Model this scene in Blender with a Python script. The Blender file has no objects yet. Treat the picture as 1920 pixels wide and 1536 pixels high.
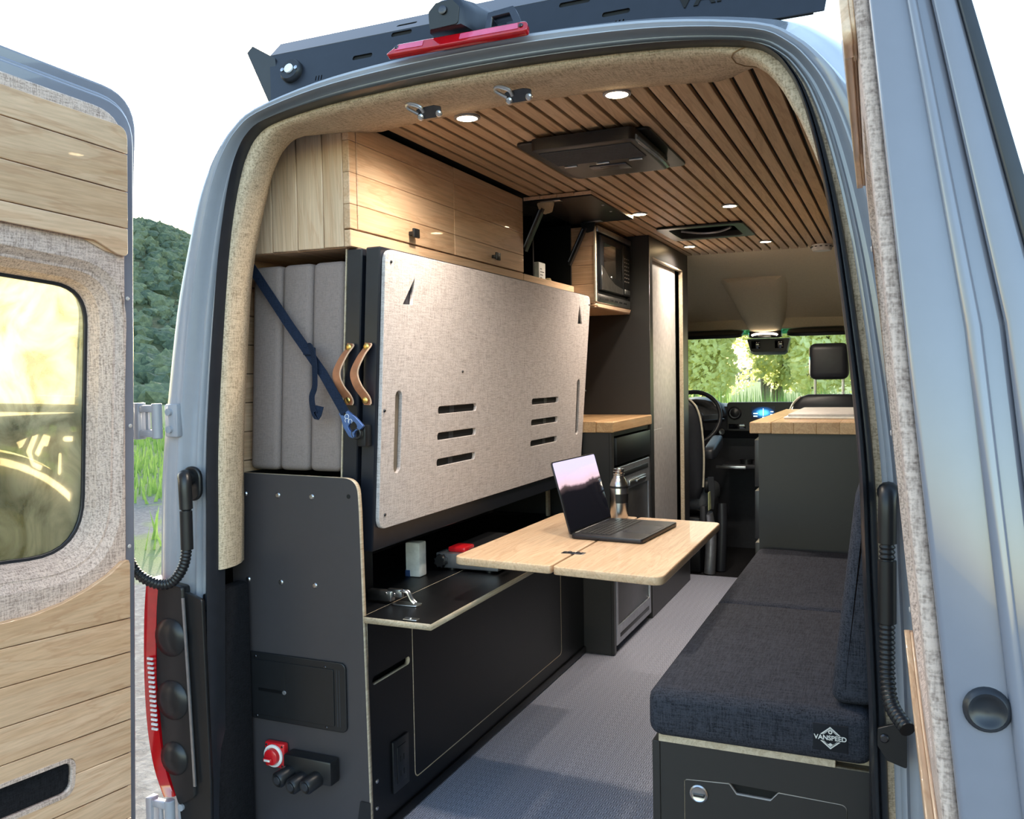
import bpy, bmesh, math, random
from mathutils import Vector, Matrix
random.seed(7)
sc = bpy.context.scene
COL = sc.collection
V = Vector

# ------------------------------------------------------------------ camera
cam_d = bpy.data.cameras.new('camera')
cam = bpy.data.objects.new('camera', cam_d)
COL.objects.link(cam)
cam_d.sensor_width = 36.0
cam_d.lens = 36.0 * 1649.0 / 1920.0
cam_d.clip_start = 0.05
cam_d.clip_end = 2000
RC = ((0.91583, -0.00049, -0.40157), (0.40119, -0.04217, 0.91502), (-0.01738, -0.99911, -0.03843))
m = Matrix.Identity(4)
for i in range(3):
    m[i][0] = RC[i][0]; m[i][1] = -RC[i][1]; m[i][2] = -RC[i][2]
m[0][3], m[1][3], m[2][3] = 0.785, -1.70, 1.205
cam.matrix_world = m
sc.camera = cam

# ------------------------------------------------------------------ sky and exposure
world = bpy.data.worlds.new('world'); sc.world = world
world.use_nodes = True
wn = world.node_tree; wn.nodes.clear()
wo = wn.nodes.new('ShaderNodeOutputWorld'); wb = wn.nodes.new('ShaderNodeBackground')
sky = wn.nodes.new('ShaderNodeTexSky'); sky.sky_type = 'NISHITA'
SUN_EL, SUN_AZ = 9.3, -43.0            # degrees; azimuth from the van's forward axis, negative = left
sky.sun_elevation = math.radians(SUN_EL)
sky.sun_rotation = math.radians(SUN_AZ)
sky.sun_disc = False
sky.air_density = 1.0; sky.dust_density = 1.0; sky.ozone_density = 1.0
wb.inputs[1].default_value = 0.26
wn.links.new(sky.outputs[0], wb.inputs[0]); wn.links.new(wb.outputs[0], wo.inputs[0])
sd = bpy.data.lights.new('sun', 'SUN'); sd.energy = 5.0; sd.angle = math.radians(0.6); sd.color = (1.0, 0.86, 0.66)
sun = bpy.data.objects.new('sun', sd); COL.objects.link(sun)
a, e = math.radians(SUN_AZ), math.radians(SUN_EL)
sun_dir = V((math.sin(a) * math.cos(e), math.cos(a) * math.cos(e), math.sin(e)))
sun.rotation_euler = sun_dir.to_track_quat('Z', 'Y').to_euler()
sun.location = sun_dir * 60
vs = sc.view_settings
vs.view_transform = 'Standard'; vs.look = 'None'; vs.gamma = 1.0; vs.use_curve_mapping = False
vs.exposure = 1.98
sc.cycles.use_denoising = True
sc.cycles.max_bounces = 10; sc.cycles.transparent_max_bounces = 16
sc.cycles.sample_clamp_indirect = 6.0

# ------------------------------------------------------------------ materials
def lin(c):
    return tuple((x / 255 / 12.92) if x / 255 <= .04045 else ((x / 255 + .055) / 1.055) ** 2.4 for x in c) + (1.0,)
MATS = {}
def newmat(name):
    mt = bpy.data.materials.new(name); mt.use_nodes = True
    nt = mt.node_tree; b = nt.nodes['Principled BSDF']
    MATS[name] = mt
    return mt, nt, b
def setp(b, col=None, rough=None, metal=None, coat=None, spec=None):
    if col is not None: b.inputs['Base Color'].default_value = lin(col)
    if rough is not None: b.inputs['Roughness'].default_value = rough
    if metal is not None: b.inputs['Metallic'].default_value = metal
    if coat is not None: b.inputs['Coat Weight'].default_value = coat
    if spec is not None: b.inputs['Specular IOR Level'].default_value = spec
def coords(nt, scale, rnd=0.0):
    tc = nt.nodes.new('ShaderNodeTexCoord'); mp = nt.nodes.new('ShaderNodeMapping')
    mp.inputs['Scale'].default_value = scale
    src = tc.outputs['Object']
    if rnd:
        oi = nt.nodes.new('ShaderNodeObjectInfo'); vm = nt.nodes.new('ShaderNodeVectorMath'); vm.operation = 'SCALE'
        vm.inputs[0].default_value = (3.1, 2.3, 4.7)
        ml = nt.nodes.new('ShaderNodeMath'); ml.operation = 'MULTIPLY'; ml.inputs[1].default_value = rnd
        nt.links.new(oi.outputs['Random'], ml.inputs[0]); nt.links.new(ml.outputs[0], vm.inputs['Scale'])
        ad = nt.nodes.new('ShaderNodeVectorMath'); ad.operation = 'ADD'
        nt.links.new(src, ad.inputs[0]); nt.links.new(vm.outputs[0], ad.inputs[1]); src = ad.outputs[0]
    nt.links.new(src, mp.inputs['Vector'])
    return mp.outputs[0]
def noise(nt, vec, scale, detail=4, dist=0.0, rough=.55):
    n = nt.nodes.new('ShaderNodeTexNoise')
    n.inputs['Scale'].default_value = scale; n.inputs['Detail'].default_value = detail
    n.inputs['Distortion'].default_value = dist; n.inputs['Roughness'].default_value = rough
    nt.links.new(vec, n.inputs['Vector']); return n.outputs['Fac']
def ramp(nt, fac, stops):
    r = nt.nodes.new('ShaderNodeValToRGB')
    while len(r.color_ramp.elements) < len(stops): r.color_ramp.elements.new(.5)
    for el, (p, c) in zip(r.color_ramp.elements, stops): el.position = p; el.color = lin(c)
    nt.links.new(fac, r.inputs[0]); return r.outputs[0]
def mix(nt, f, a, b, mode='MIX'):
    n = nt.nodes.new('ShaderNodeMix'); n.data_type = 'RGBA'; n.blend_type = mode
    for s, v in ((0, f), (6, a), (7, b)):
        if isinstance(v, (int, float)): n.inputs[s].default_value = v
        elif isinstance(v, tuple): n.inputs[s].default_value = v
        else: nt.links.new(v, n.inputs[s])
    return n.outputs[2]
def bump(nt, b, h, strength=.3, dist=.002):
    n = nt.nodes.new('ShaderNodeBump'); n.inputs['Strength'].default_value = strength; n.inputs['Distance'].default_value = dist
    nt.links.new(h, n.inputs['Height']); nt.links.new(n.outputs[0], b.inputs['Normal'])
def plain(name, col, rough=.5, metal=0, coat=0, spec=.5, var=0.0):
    mt, nt, b = newmat(name); setp(b, col, rough, metal, coat, spec)
    v = coords(nt, (1, 1, 1)); f = noise(nt, v, 35, 3)
    c2 = tuple(min(255, x * (1 + .06 + var)) for x in col); c1 = tuple(x * (1 - .06 - var) for x in col)
    nt.links.new(ramp(nt, f, [(.3, c1), (.7, c2)]), b.inputs['Base Color'])
    return mt
def wood(name, light, mid, dark, axis='Y', rough=.38, coat=.0, sc_=1.0, rnd=1.0):
    mt, nt, b = newmat(name); setp(b, light, rough, coat=coat)
    s = {'X': (.55, 6, 6), 'Y': (6, .55, 6), 'Z': (6, 6, .55)}[axis]
    v = coords(nt, tuple(q * sc_ for q in s), rnd)
    f = noise(nt, v, 1.6, 5, 1.4)
    s2 = {'X': (3, 90, 90), 'Y': (90, 3, 90), 'Z': (90, 90, 3)}[axis]
    v2 = coords(nt, s2, rnd); f2 = noise(nt, v2, 2.0, 3)
    wv = nt.nodes.new('ShaderNodeMath'); wv.operation = 'SINE'
    mm = nt.nodes.new('ShaderNodeMath'); mm.operation = 'MULTIPLY'; mm.inputs[1].default_value = 46
    nt.links.new(f, mm.inputs[0]); nt.links.new(mm.outputs[0], wv.inputs[0])
    c = ramp(nt, f, [(.3, mid), (.5, light), (.72, mid)])
    r2 = ramp(nt, wv.outputs[0], [(.55, (255, 255, 255)), (1.0, dark)])
    c = mix(nt, .22, c, r2, 'MULTIPLY')
    r3 = ramp(nt, f2, [(.35, (225, 222, 218)), (.65, (255, 255, 255))])
    c = mix(nt, .7, c, r3, 'MULTIPLY')
    oi = nt.nodes.new('ShaderNodeObjectInfo')
    r4 = ramp(nt, oi.outputs['Random'], [(0, (226, 220, 212)), (1, (255, 255, 255))])
    c = mix(nt, .8, c, r4, 'MULTIPLY')
    nt.links.new(c, b.inputs['Base Color']); bump(nt, b, f2, .08, .001)
    return mt
def fabric(name, hi, lo, thread=330, rough=.95, strength=.5):
    mt, nt, b = newmat(name); setp(b, hi, rough, spec=.15)
    t = thread
    fs = []
    for s in ((t * .09, t, t), (t, t * .09, t), (t, t, t * .09)):
        fs.append(noise(nt, coords(nt, s), 1.0, 2))
    ad = nt.nodes.new('ShaderNodeMath'); ad.operation = 'ADD'; ad2 = nt.nodes.new('ShaderNodeMath'); ad2.operation = 'ADD'
    nt.links.new(fs[0], ad.inputs[0]); nt.links.new(fs[1], ad.inputs[1]); nt.links.new(ad.outputs[0], ad2.inputs[0]); nt.links.new(fs[2], ad2.inputs[1])
    dv = nt.nodes.new('ShaderNodeMath'); dv.operation = 'DIVIDE'; dv.inputs[1].default_value = 3; nt.links.new(ad2.outputs[0], dv.inputs[0])
    c = ramp(nt, dv.outputs[0], [(.36, lo), (.56, hi)])
    nt.links.new(c, b.inputs['Base Color']); bump(nt, b, dv.outputs[0], strength, .003)
    return mt
def emit(name, col, s):
    mt, nt, b = newmat(name); setp(b, col, .4)
    b.inputs['Emission Color'].default_value = lin(col); b.inputs['Emission Strength'].default_value = s
    return mt
def glass(name, col, rough=.0, mixf=.9, dirt_haze=0.0):
    # thin pane: mostly straight-through tint plus surface reflection
    mt, nt, b = newmat(name)
    out = nt.nodes['Material Output']
    tr = nt.nodes.new('ShaderNodeBsdfTransparent'); tr.inputs[0].default_value = lin(col)
    gl = nt.nodes.new('ShaderNodeBsdfGlossy'); gl.inputs['Roughness'].default_value = rough + .01
    lw = nt.nodes.new('ShaderNodeLayerWeight'); pw = nt.nodes.new('ShaderNodeMath'); pw.operation = 'POWER'; pw.inputs[1].default_value = 4.0
    nt.links.new(lw.outputs['Facing'], pw.inputs[0]); fr = nt.nodes.new('ShaderNodeMapRange'); fr.inputs[3].default_value = .04; fr.inputs[4].default_value = .7; nt.links.new(pw.outputs[0], fr.inputs[0])
    ms = nt.nodes.new('ShaderNodeMixShader')
    nt.links.new(fr.outputs[0], ms.inputs[0]); nt.links.new(tr.outputs[0], ms.inputs[1]); nt.links.new(gl.outputs[0], ms.inputs[2])
    last = ms.outputs[0]
    if dirt_haze:  # dirt film, made heavy so its glow stands in for bright sky haze
        v = coords(nt, (1, 1, 1)); f = noise(nt, v, 7, 6, 1.6)
        df = nt.nodes.new('ShaderNodeBsdfTranslucent'); df.inputs[0].default_value = lin((250, 245, 228))
        d2 = nt.nodes.new('ShaderNodeBsdfDiffuse'); d2.inputs[0].default_value = lin((215, 208, 178))
        m2 = nt.nodes.new('ShaderNodeMixShader'); m2.inputs[0].default_value = .35
        nt.links.new(df.outputs[0], m2.inputs[1]); nt.links.new(d2.outputs[0], m2.inputs[2])
        mr = nt.nodes.new('ShaderNodeMapRange'); mr.inputs[1].default_value = .35; mr.inputs[2].default_value = .7
        mr.inputs[3].default_value = dirt_haze * .25; mr.inputs[4].default_value = dirt_haze
        nt.links.new(f, mr.inputs[0])
        m3 = nt.nodes.new('ShaderNodeMixShader')
        nt.links.new(mr.outputs[0], m3.inputs[0]); nt.links.new(last, m3.inputs[1]); nt.links.new(m2.outputs[0], m3.inputs[2]); last = m3.outputs[0]
    nt.links.new(last, out.inputs[0])
    return mt

PAINT = plain('grey_van_paint', (158, 161, 170), .22, 0, .6, var=-.05)
PAINT_IN = plain('grey_door_paint', (122, 123, 134), .17, 0, .7, var=-.05)
RUBBER = plain('black_rubber', (36, 38, 44), .34)
PLASTIC = plain('black_plastic', (24, 25, 28), .38)
DASH = plain('dark_dash_plastic', (44, 46, 52), .55)
BLACK = plain('black_laminate', (11, 12, 15), .40, spec=.3, var=-.04)
ENDPANEL = plain('charcoal_laminate', (61, 58, 61), .36, var=-.045)
BLACK_M = plain('matte_black_laminate', (42, 40, 40), .40, var=-.04)
BLACK_VOID = plain('black_backing', (9, 9, 9), .8)
POWDER = plain('black_powder_coat', (28, 31, 40), .36)
METAL = plain('brushed_steel', (190, 190, 192), .28, 1)
DMETAL = plain('dark_steel', (80, 80, 84), .35, 1)
SILVER = plain('silver_frame', (170, 172, 178), .35, .8)
BRASS = plain('brass', (214, 180, 110), .3, 1)
WHITE = plain('white_plastic', (225, 224, 220), .4)
OFFWHITE = plain('pale_panel', (186, 180, 177), .45)
RED = plain('red_plastic', (200, 24, 34), .3, 0, .4)
BLUE = plain('blue_anodised_metal', (84, 112, 170), .35, .6)
WEBBING = fabric('navy_webbing', (36, 46, 66), (24, 30, 46), 500)
LEATHER = plain('tan_leather', (176, 116, 84), .5, var=.05)
LEATHER_EDGE = plain('leather_edge', (214, 178, 150), .7)
MAPLE_Y = wood('maple_along', (236, 202, 170), (226, 187, 151), (200, 156, 120), 'Y', .28, .35)
MAPLE_Z_SHEEN = wood('maple_upright_sheen', (246, 218, 190), (236, 204, 172), (212, 172, 138), 'Z', .28, .35)  # base lightened to hold the sky sheen on the end planks
MAPLE_X = wood('maple_across', (232, 196, 162), (220, 180, 144), (196, 148, 112), 'X', .3, .3)
OAK = wood('ceiling_oak', (212, 180, 146), (198, 164, 128), (166, 130, 96), 'Y', .5)
BAMBOO = wood('bamboo', (226, 194, 160), (216, 180, 144), (192, 150, 114), 'Y', .42, .1, 1.6)
BUTCHER = wood('butcher_block', (226, 186, 140), (208, 164, 116), (180, 130, 86), 'Y', .35, .25, 2.2)
PLY = wood('plywood_edge', (218, 204, 182), (196, 178, 152), (150, 128, 100), 'Y', .6, 0, 3)
TAN = fabric('tan_weave', (212, 190, 178), (140, 121, 112), 300)
TAN_W = fabric('warm_tan_weave', (210, 190, 164), (144, 126, 104), 300)
BOARD = fabric('board_weave', (206, 197, 195), (160, 150, 147), 300, .95, .35)
HEADLINER = fabric('headliner', (236, 220, 192), (212, 196, 168), 520, .95, .2)
CUSHION = fabric('grey_cushion', (148, 133, 129), (124, 112, 108), 900, .85, .15)
BENCH = fabric('charcoal_upholstery', (62, 64, 73), (28, 29, 35), 420, .95, .5)
SEATL = plain('black_seat_leather', (38, 40, 46), .42)
SEATG = plain('grey_seat_fabric', (88, 92, 98), .7)
CARPET = fabric('black_carpet', (34, 34, 38), (14, 14, 16), 500, 1, .5)
TYRE = plain('tyre_rubber', (30, 30, 30), .75, var=.15)
DUST_SUNLIT = plain('dusty_sunlit_grey', (150, 148, 128), .7, var=.12)  # pale tone carries sunlight on the tread as well as dust
LED = emit('warm_led', (255, 222, 170), 14.0)
DOMELED = emit('dome_led', (255, 236, 205), 2.5)
REDLENS = plain('red_lens', (190, 14, 26), .12, 0, .8)
b = REDLENS.node_tree.nodes['Principled BSDF']; b.inputs['Transmission Weight'].default_value = .25
PINKLENS = plain('pale_red_lens', (205, 84, 118), .15, 0, .8)
TINT = glass('tinted_dirty_hazed_glass', (226, 220, 184), 0, .9, .75)
SHIELD = glass('windshield_glass', (232, 244, 240))
SHADEBAND = glass('windshield_shade_band', (70, 150, 165))
CLEARL = plain('clear_lens', (225, 228, 232), .1, 0, .5)
SCREEN = plain('laptop_screen', (8, 8, 11), .06, 0, 1)
LAPTOP = plain('space_grey_aluminium', (52, 52, 58), .35, .7)
STEEL = plain('stainless_bottle', (206, 205, 204), .22, 1)

# patterned vinyl floor
mt, nt, b = newmat('grey_vinyl_floor'); setp(b, (104, 106, 112), .40)
v = coords(nt, (1, 1, 1))
ck = nt.nodes.new('ShaderNodeTexChecker'); ck.inputs['Scale'].default_value = 62; nt.links.new(v, ck.inputs[0])
ws = []
for d in ('X', 'Y'):
    w = nt.nodes.new('ShaderNodeTexWave'); w.wave_type = 'BANDS'; w.bands_direction = d; w.inputs['Scale'].default_value = 48; w.inputs['Distortion'].default_value = .6
    nt.links.new(v, w.inputs[0]); ws.append(w.outputs['Fac'])
pm = mix(nt, ck.outputs['Fac'], ws[0], ws[1])
nf = noise(nt, v, 260, 2)
c = ramp(nt, pm, [(.2, (112, 114, 130)), (.85, (190, 194, 212))])
c = mix(nt, .5, c, ramp(nt, nf, [(.3, (190, 190, 190)), (.7, (255, 255, 255))]), 'MULTIPLY')
nt.links.new(c, b.inputs['Base Color']); bump(nt, b, pm, .35, .001)
VINYL = mt
# ground: pale gravel with grass patches
mt, nt, b = newmat('gravel_and_grass'); setp(b, (150, 150, 150), .95)
v = coords(nt, (1, 1, 1))
g1 = noise(nt, v, 14, 8, .4, .7); g2 = noise(nt, v, .35, 4, .5); g3 = noise(nt, v, 60, 4)
grav = ramp(nt, g1, [(.3, (66, 66, 70)), (.5, (98, 98, 100)), (.72, (134, 133, 132))])
gras = ramp(nt, g3, [(.3, (70, 92, 48)), (.7, (136, 150, 84))])
msk = ramp(nt, g2, [(.46, (0, 0, 0)), (.52, (255, 255, 255))])
sx = nt.nodes.new('ShaderNodeSeparateXYZ'); nt.links.new(v, sx.inputs[0])
far = nt.nodes.new('ShaderNodeMapRange'); far.inputs[1].default_value = 8; far.inputs[2].default_value = 13; nt.links.new(sx.outputs[1], far.inputs[0])
mx = nt.nodes.new('ShaderNodeMath'); mx.operation = 'MAXIMUM'; nt.links.new(msk, mx.inputs[0]); nt.links.new(far.outputs[0], mx.inputs[1])
nearm = nt.nodes.new('ShaderNodeMapRange'); nearm.inputs[1].default_value = 3.5; nearm.inputs[2].default_value = 5.5; nt.links.new(sx.outputs[1], nearm.inputs[0])
mm2 = nt.nodes.new('ShaderNodeMath'); mm2.operation = 'MULTIPLY'; nt.links.new(mx.outputs[0], mm2.inputs[0]); nt.links.new(nearm.outputs[0], mm2.inputs[1])
nt.links.new(mix(nt, mm2.outputs[0], grav, gras), b.inputs['Base Color']); bump(nt, b, g1, .8, .02)
GROUND = mt
def leafmat(name, c1, c2, c3, trans=.45):
    mt, nt, b = newmat(name); setp(b, c2, .75, spec=.2)
    v = coords(nt, (1, 1, 1)); f = noise(nt, v, 1.6, 8, .3, .75)
    c = ramp(nt, f, [(.32, c1), (.5, c2), (.68, c3)])
    nt.links.new(c, b.inputs['Base Color'])
    tl = nt.nodes.new('ShaderNodeBsdfTranslucent'); nt.links.new(c, tl.inputs[0])
    ms = nt.nodes.new('ShaderNodeMixShader'); ms.inputs[0].default_value = trans
    nt.links.new(b.outputs[0], ms.inputs[1]); nt.links.new(tl.outputs[0], ms.inputs[2]); nt.links.new(ms.outputs[0], nt.nodes['Material Output'].inputs[0])
    return mt
LEAF_HILL = leafmat('chaparral', (98, 112, 94), (126, 138, 110), (160, 168, 130))
LEAF_HILL2 = leafmat('dark_chaparral', (78, 94, 82), (100, 116, 96), (130, 142, 112))
LEAF_SUN = leafmat('yellow_green_leaves', (214, 214, 140), (238, 236, 180), (252, 250, 216), .65)
LEAF_MID = leafmat('green_leaves', (172, 180, 118), (208, 212, 154), (236, 236, 192), .65)
HILLSOIL = leafmat('hillside_soil', (70, 82, 58), (96, 104, 72), (128, 126, 88))
GRASS = leafmat('tall_grass', (92, 128, 62), (128, 158, 82), (170, 188, 110), .5)
BARK = plain('grey_bark', (110, 100, 88), .9, var=.15)

# ------------------------------------------------------------------ geometry helpers (all coordinates in metres, world space)
def bm_box(x0, x1, y0, y1, z0, z1, bev=0.0, seg=2):
    bm = bmesh.new(); bmesh.ops.create_cube(bm, size=1.0)
    for v_ in bm.verts:
        v_.co = V((x0 + (v_.co.x + .5) * (x1 - x0), y0 + (v_.co.y + .5) * (y1 - y0), z0 + (v_.co.z + .5) * (z1 - z0)))
    if bev:
        bmesh.ops.bevel(bm, geom=bm.edges[:], offset=min(bev, .49 * min(abs(x1 - x0), abs(y1 - y0), abs(z1 - z0))), segments=seg, profile=.5, affect='EDGES')
    return bm
def join(*bms):
    out = bmesh.new()
    for q in bms:
        me = bpy.data.meshes.new('t'); q.to_mesh(me); out.from_mesh(me); bpy.data.meshes.remove(me); q.free()
    return out
def frame(o, ua, ub):
    ua = V(ua).normalized(); ub = V(ub); ub = (ub - ua * ub.dot(ua)).normalized(); uc = ua.cross(ub)
    mm_ = Matrix.Identity(4)
    for i in range(3): mm_[i][0] = ua[i]; mm_[i][1] = ub[i]; mm_[i][2] = uc[i]; mm_[i][3] = o[i]
    return mm_
def xf(bm, mat4):
    bm.transform(mat4); return bm
def rrect(x0, y0, x1, y1, r, n=5):
    pts = []
    for cx_, cy_, a0 in ((x1 - r, y1 - r, 0), (x0 + r, y1 - r, 90), (x0 + r, y0 + r, 180), (x1 - r, y0 + r, 270)):
        for k in range(n + 1):
            t = math.radians(a0 + 90 * k / n); pts.append((cx_ + r * math.cos(t), cy_ + r * math.sin(t)))
    return pts
def rpoly(pts, rad, n=5):
    out = []; N = len(pts)
    for i in range(N):
        p = V(pts[i]); a_ = V(pts[i - 1]); b_ = V(pts[(i + 1) % N]); r = rad[i] if isinstance(rad, (list, tuple)) else rad
        if r <= 0: out.append(tuple(p)); continue
        da = (a_ - p).normalized(); db = (b_ - p).normalized()
        ang = da.angle(db); d = min(r / math.tan(ang / 2), (a_ - p).length * .49, (b_ - p).length * .49)
        s, t_ = p + da * d, p + db * d
        for k in range(n + 1):
            t = k / n; out.append(tuple(s * (1 - t) ** 2 + p * 2 * t * (1 - t) + t_ * t * t))
    return out
def plate(outer, holes, depth, mat4, bev=0.0):
    """flat sheet with an outline and holes, extruded by depth along the third axis of mat4"""
    cu = bpy.data.curves.new('c', 'CURVE'); cu.dimensions = '2D'; cu.fill_mode = 'BOTH'
    cu.extrude = depth / 2 - bev; cu.bevel_depth = bev; cu.offset = -bev; cu.bevel_resolution = 1
    for loop in [outer] + list(holes):
        sp = cu.splines.new('POLY'); sp.points.add(len(loop) - 1); sp.use_cyclic_u = True
        for p, q in zip(sp.points, loop): p.co = (q[0], q[1], 0, 1)
    ob = bpy.data.objects.new('c', cu); COL.objects.link(ob)
    dg = bpy.context.evaluated_depsgraph_get(); me = bpy.data.meshes.new_from_object(ob.evaluated_get(dg))
    bm = bmesh.new(); bm.from_mesh(me)
    bpy.data.objects.remove(ob); bpy.data.curves.remove(cu); bpy.data.meshes.remove(me)
    bmesh.ops.remove_doubles(bm, verts=bm.verts[:], dist=1e-5)
    bm.transform(mat4 @ Matrix.Translation((0, 0, depth / 2)))
    bm.faces.layers.int.new('flat')
    return bm
def text_bm(s, size, depth, mat4, space=1.0, bold=0.0):
    cu = bpy.data.curves.new('t', 'FONT'); cu.body = s; cu.size = size; cu.extrude = depth / 2; cu.space_character = space; cu.offset = bold
    cu.align_x = 'CENTER'; cu.align_y = 'CENTER'
    ob = bpy.data.objects.new('t', cu); COL.objects.link(ob)
    dg = bpy.context.evaluated_depsgraph_get(); me = bpy.data.meshes.new_from_object(ob.evaluated_get(dg))
    bm = bmesh.new(); bm.from_mesh(me)
    bpy.data.objects.remove(ob); bpy.data.curves.remove(cu); bpy.data.meshes.remove(me)
    bm.transform(mat4); return bm
def rings_bm(rings, closed=True, caps=True):
    bm = bmesh.new(); R_ = [[bm.verts.new(p) for p in r] for r in rings]; n = len(rings[0])
    for a_, b_ in zip(R_, R_[1:]):
        for k in range(n if closed else n - 1):
            try: bm.faces.new((a_[k], a_[(k + 1) % n], b_[(k + 1) % n], b_[k]))
            except ValueError: pass
    if caps and closed:
        bm.faces.new(R_[0][::-1]); bm.faces.new(R_[-1])
    bmesh.ops.recalc_face_normals(bm, faces=bm.faces[:])
    return bm
def tube(path, r, n=10, flat=None, up=None):
    """flat=(a,b): rectangular ribbon section instead of a circle"""
    P = [V(p) for p in path]; rings = []; prev = None
    for i, p in enumerate(P):
        t = (P[min(i + 1, len(P) - 1)] - P[max(i - 1, 0)]).normalized()
        if prev is None:
            ref = V(up) if up else (V((0, 0, 1)) if abs(t.z) < .9 else V((1, 0, 0)))
        else: ref = prev
        nn = (ref - t * ref.dot(t)).normalized(); prev = nn; bb = t.cross(nn)
        if flat:
            a_, b_ = flat; rings.append([p + nn * sx_ * a_ + bb * sy_ * b_ for sx_, sy_ in ((1, 1), (-1, 1), (-1, -1), (1, -1))])
        else:
            rr = r[i] if isinstance(r, (list, tuple)) else r
            rings.append([p + (nn * math.cos(2 * math.pi * k / n) + bb * math.sin(2 * math.pi * k / n)) * rr for k in range(n)])
    return rings_bm(rings)
def lathe(prof, o, axis=(0, 0, 1), n=24):
    ax = V(axis).normalized(); ref = V((1, 0, 0)) if abs(ax.x) < .8 else V((0, 1, 0))
    u_ = (ref - ax * ref.dot(ax)).normalized(); w_ = ax.cross(u_); o = V(o)
    return rings_bm([[o + ax * h + (u_ * math.cos(2 * math.pi * k / n) + w_ * math.sin(2 * math.pi * k / n)) * max(r, 1e-4) for k in range(n)] for r, h in prof])
def cyl(o, axis, r, h, n=20, bev=0.0):
    if bev: return lathe([(r - bev, 0), (r, bev), (r, h - bev), (r - bev, h)], o, axis, n)
    return lathe([(r, 0), (r, h)], o, axis, n)
def smooth_path(pts, n=8):
    P = [V(p) for p in pts]; out = []
    for i in range(len(P) - 1):
        p0 = P[max(i - 1, 0)]; p1 = P[i]; p2 = P[i + 1]; p3 = P[min(i + 2, len(P) - 1)]
        for k in range(n):
            t = k / n
            out.append(.5 * ((2 * p1) + (p2 - p0) * t + (2 * p0 - 5 * p1 + 4 * p2 - p3) * t * t + (3 * p1 - p0 - 3 * p2 + p3) * t ** 3))
    out.append(P[-1]); return out
def pillow(x0, x1, y0, y1, z0, z1, r=.03, puff=0.0, seg=4):
    bm = bm_box(x0, x1, y0, y1, z0, z1)
    bmesh.ops.bevel(bm, geom=bm.edges[:], offset=r, segments=seg, profile=.5, affect='EDGES')
    return bm

def root_of(o):
    l = V((0, 0, 0))
    while o is not None: l += o.location; o = o.parent
    return l
def mk(name, bm, mats, parent=None, smooth=35, axis=None):
    """one mesh object; mats may be (face, edge) with axis = extrusion direction"""
    me = bpy.data.meshes.new(name)
    lay = bm.faces.layers.int.get('flat')
    if lay is not None: smooth = 0; bm.faces.layers.int.remove(lay)
    if isinstance(mats, tuple):
        ax = V(axis).normalized(); bm.normal_update()
        for f_ in bm.faces: f_.material_index = 0 if abs(f_.normal.dot(ax)) > .6 else 1
    bm.to_mesh(me); bm.free()
    for q in (mats if isinstance(mats, tuple) else (mats,)): me.materials.append(q)
    o = bpy.data.objects.new(name, me); COL.objects.link(o)
    if parent is not None:
        l = root_of(parent); me.transform(Matrix.Translation(-l)); o.parent = parent
    if smooth:
        for p in me.polygons: p.use_smooth = True
        me.set_sharp_from_angle(angle=math.radians(smooth))
    return o
def tag(o, label, cat, group=None, kind=None):
    o['label'] = label
    if cat: o['category'] = cat
    if group: o['group'] = group
    if kind: o['kind'] = kind
    return o
def thing(name, loc, label, cat, group=None):
    o = bpy.data.objects.new(name, None); COL.objects.link(o); o.location = loc; o.empty_display_size = .05
    return tag(o, label, cat, group)
def struct(name, bm, mats, parent=None, label=None, **k):
    o = mk(name, bm, mats, parent, **k)
    if parent is None: o['kind'] = 'structure'
    if label: o['label'] = label
    return o
def bolt(p, axis, parent, r=.005, h=.003, mat_=None, name='bolt'):
    return mk(name, lathe([(r, 0), (r, h * .4), (r * .7, h), (r * .3, h * 1.05)], p, axis, 10), mat_ or METAL, parent)

# ------------------------------------------------------------------ ground, hill
GZ = -0.70
bm = bmesh.new(); bmesh.ops.create_grid(bm, x_segments=120, y_segments=120, size=1.0)
for v_ in bm.verts:
    x, y = v_.co.x, v_.co.y
    v_.co = V((math.copysign(abs(x) ** 2.0, x) * 300, math.copysign(abs(y) ** 2.0, y) * 300, GZ))
gnd = struct('ground', bm, GROUND, None, 'pale gravel ground with grass patches around the van')

def hill_h(x, y):
    # ridge to the front left, open valley ahead
    d = math.hypot(x + 188, (y - 150) * .8)
    h = 38 * math.exp(-(d / 84) ** 2) + 14 * math.exp(-(math.hypot(x + 80, y - 190) / 60) ** 2)
    h += 26 * math.exp(-((y - 240) / 60) ** 2) * (1 if abs(x) < 500 else 0)
    az = math.degrees(math.atan2(-x, y)); q = max(0.0, min(1.0, (az - 30) / 17)); h *= .12 + .88 * q * q * (3 - 2 * q)
    return h + .8 * math.sin(x * .13) * math.cos(y * .11) * min(1, h / 6)
bm = bmesh.new(); n = 70; rows = []
for j in range(n + 1):
    row = []
    for i in range(n + 1):
        x = -320 + 620 * i / n; y = 45 + 260 * j / n
        row.append(bm.verts.new((x, y, GZ - 1.2 + hill_h(x, y))))
    rows.append(row)
for j in range(n):
    for i in range(n): bm.faces.new((rows[j][i], rows[j][i + 1], rows[j + 1][i + 1], rows[j + 1][i]))
struct('hillside', bm, HILLSOIL, None, 'scrub covered hillside rising beyond the van')

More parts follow.
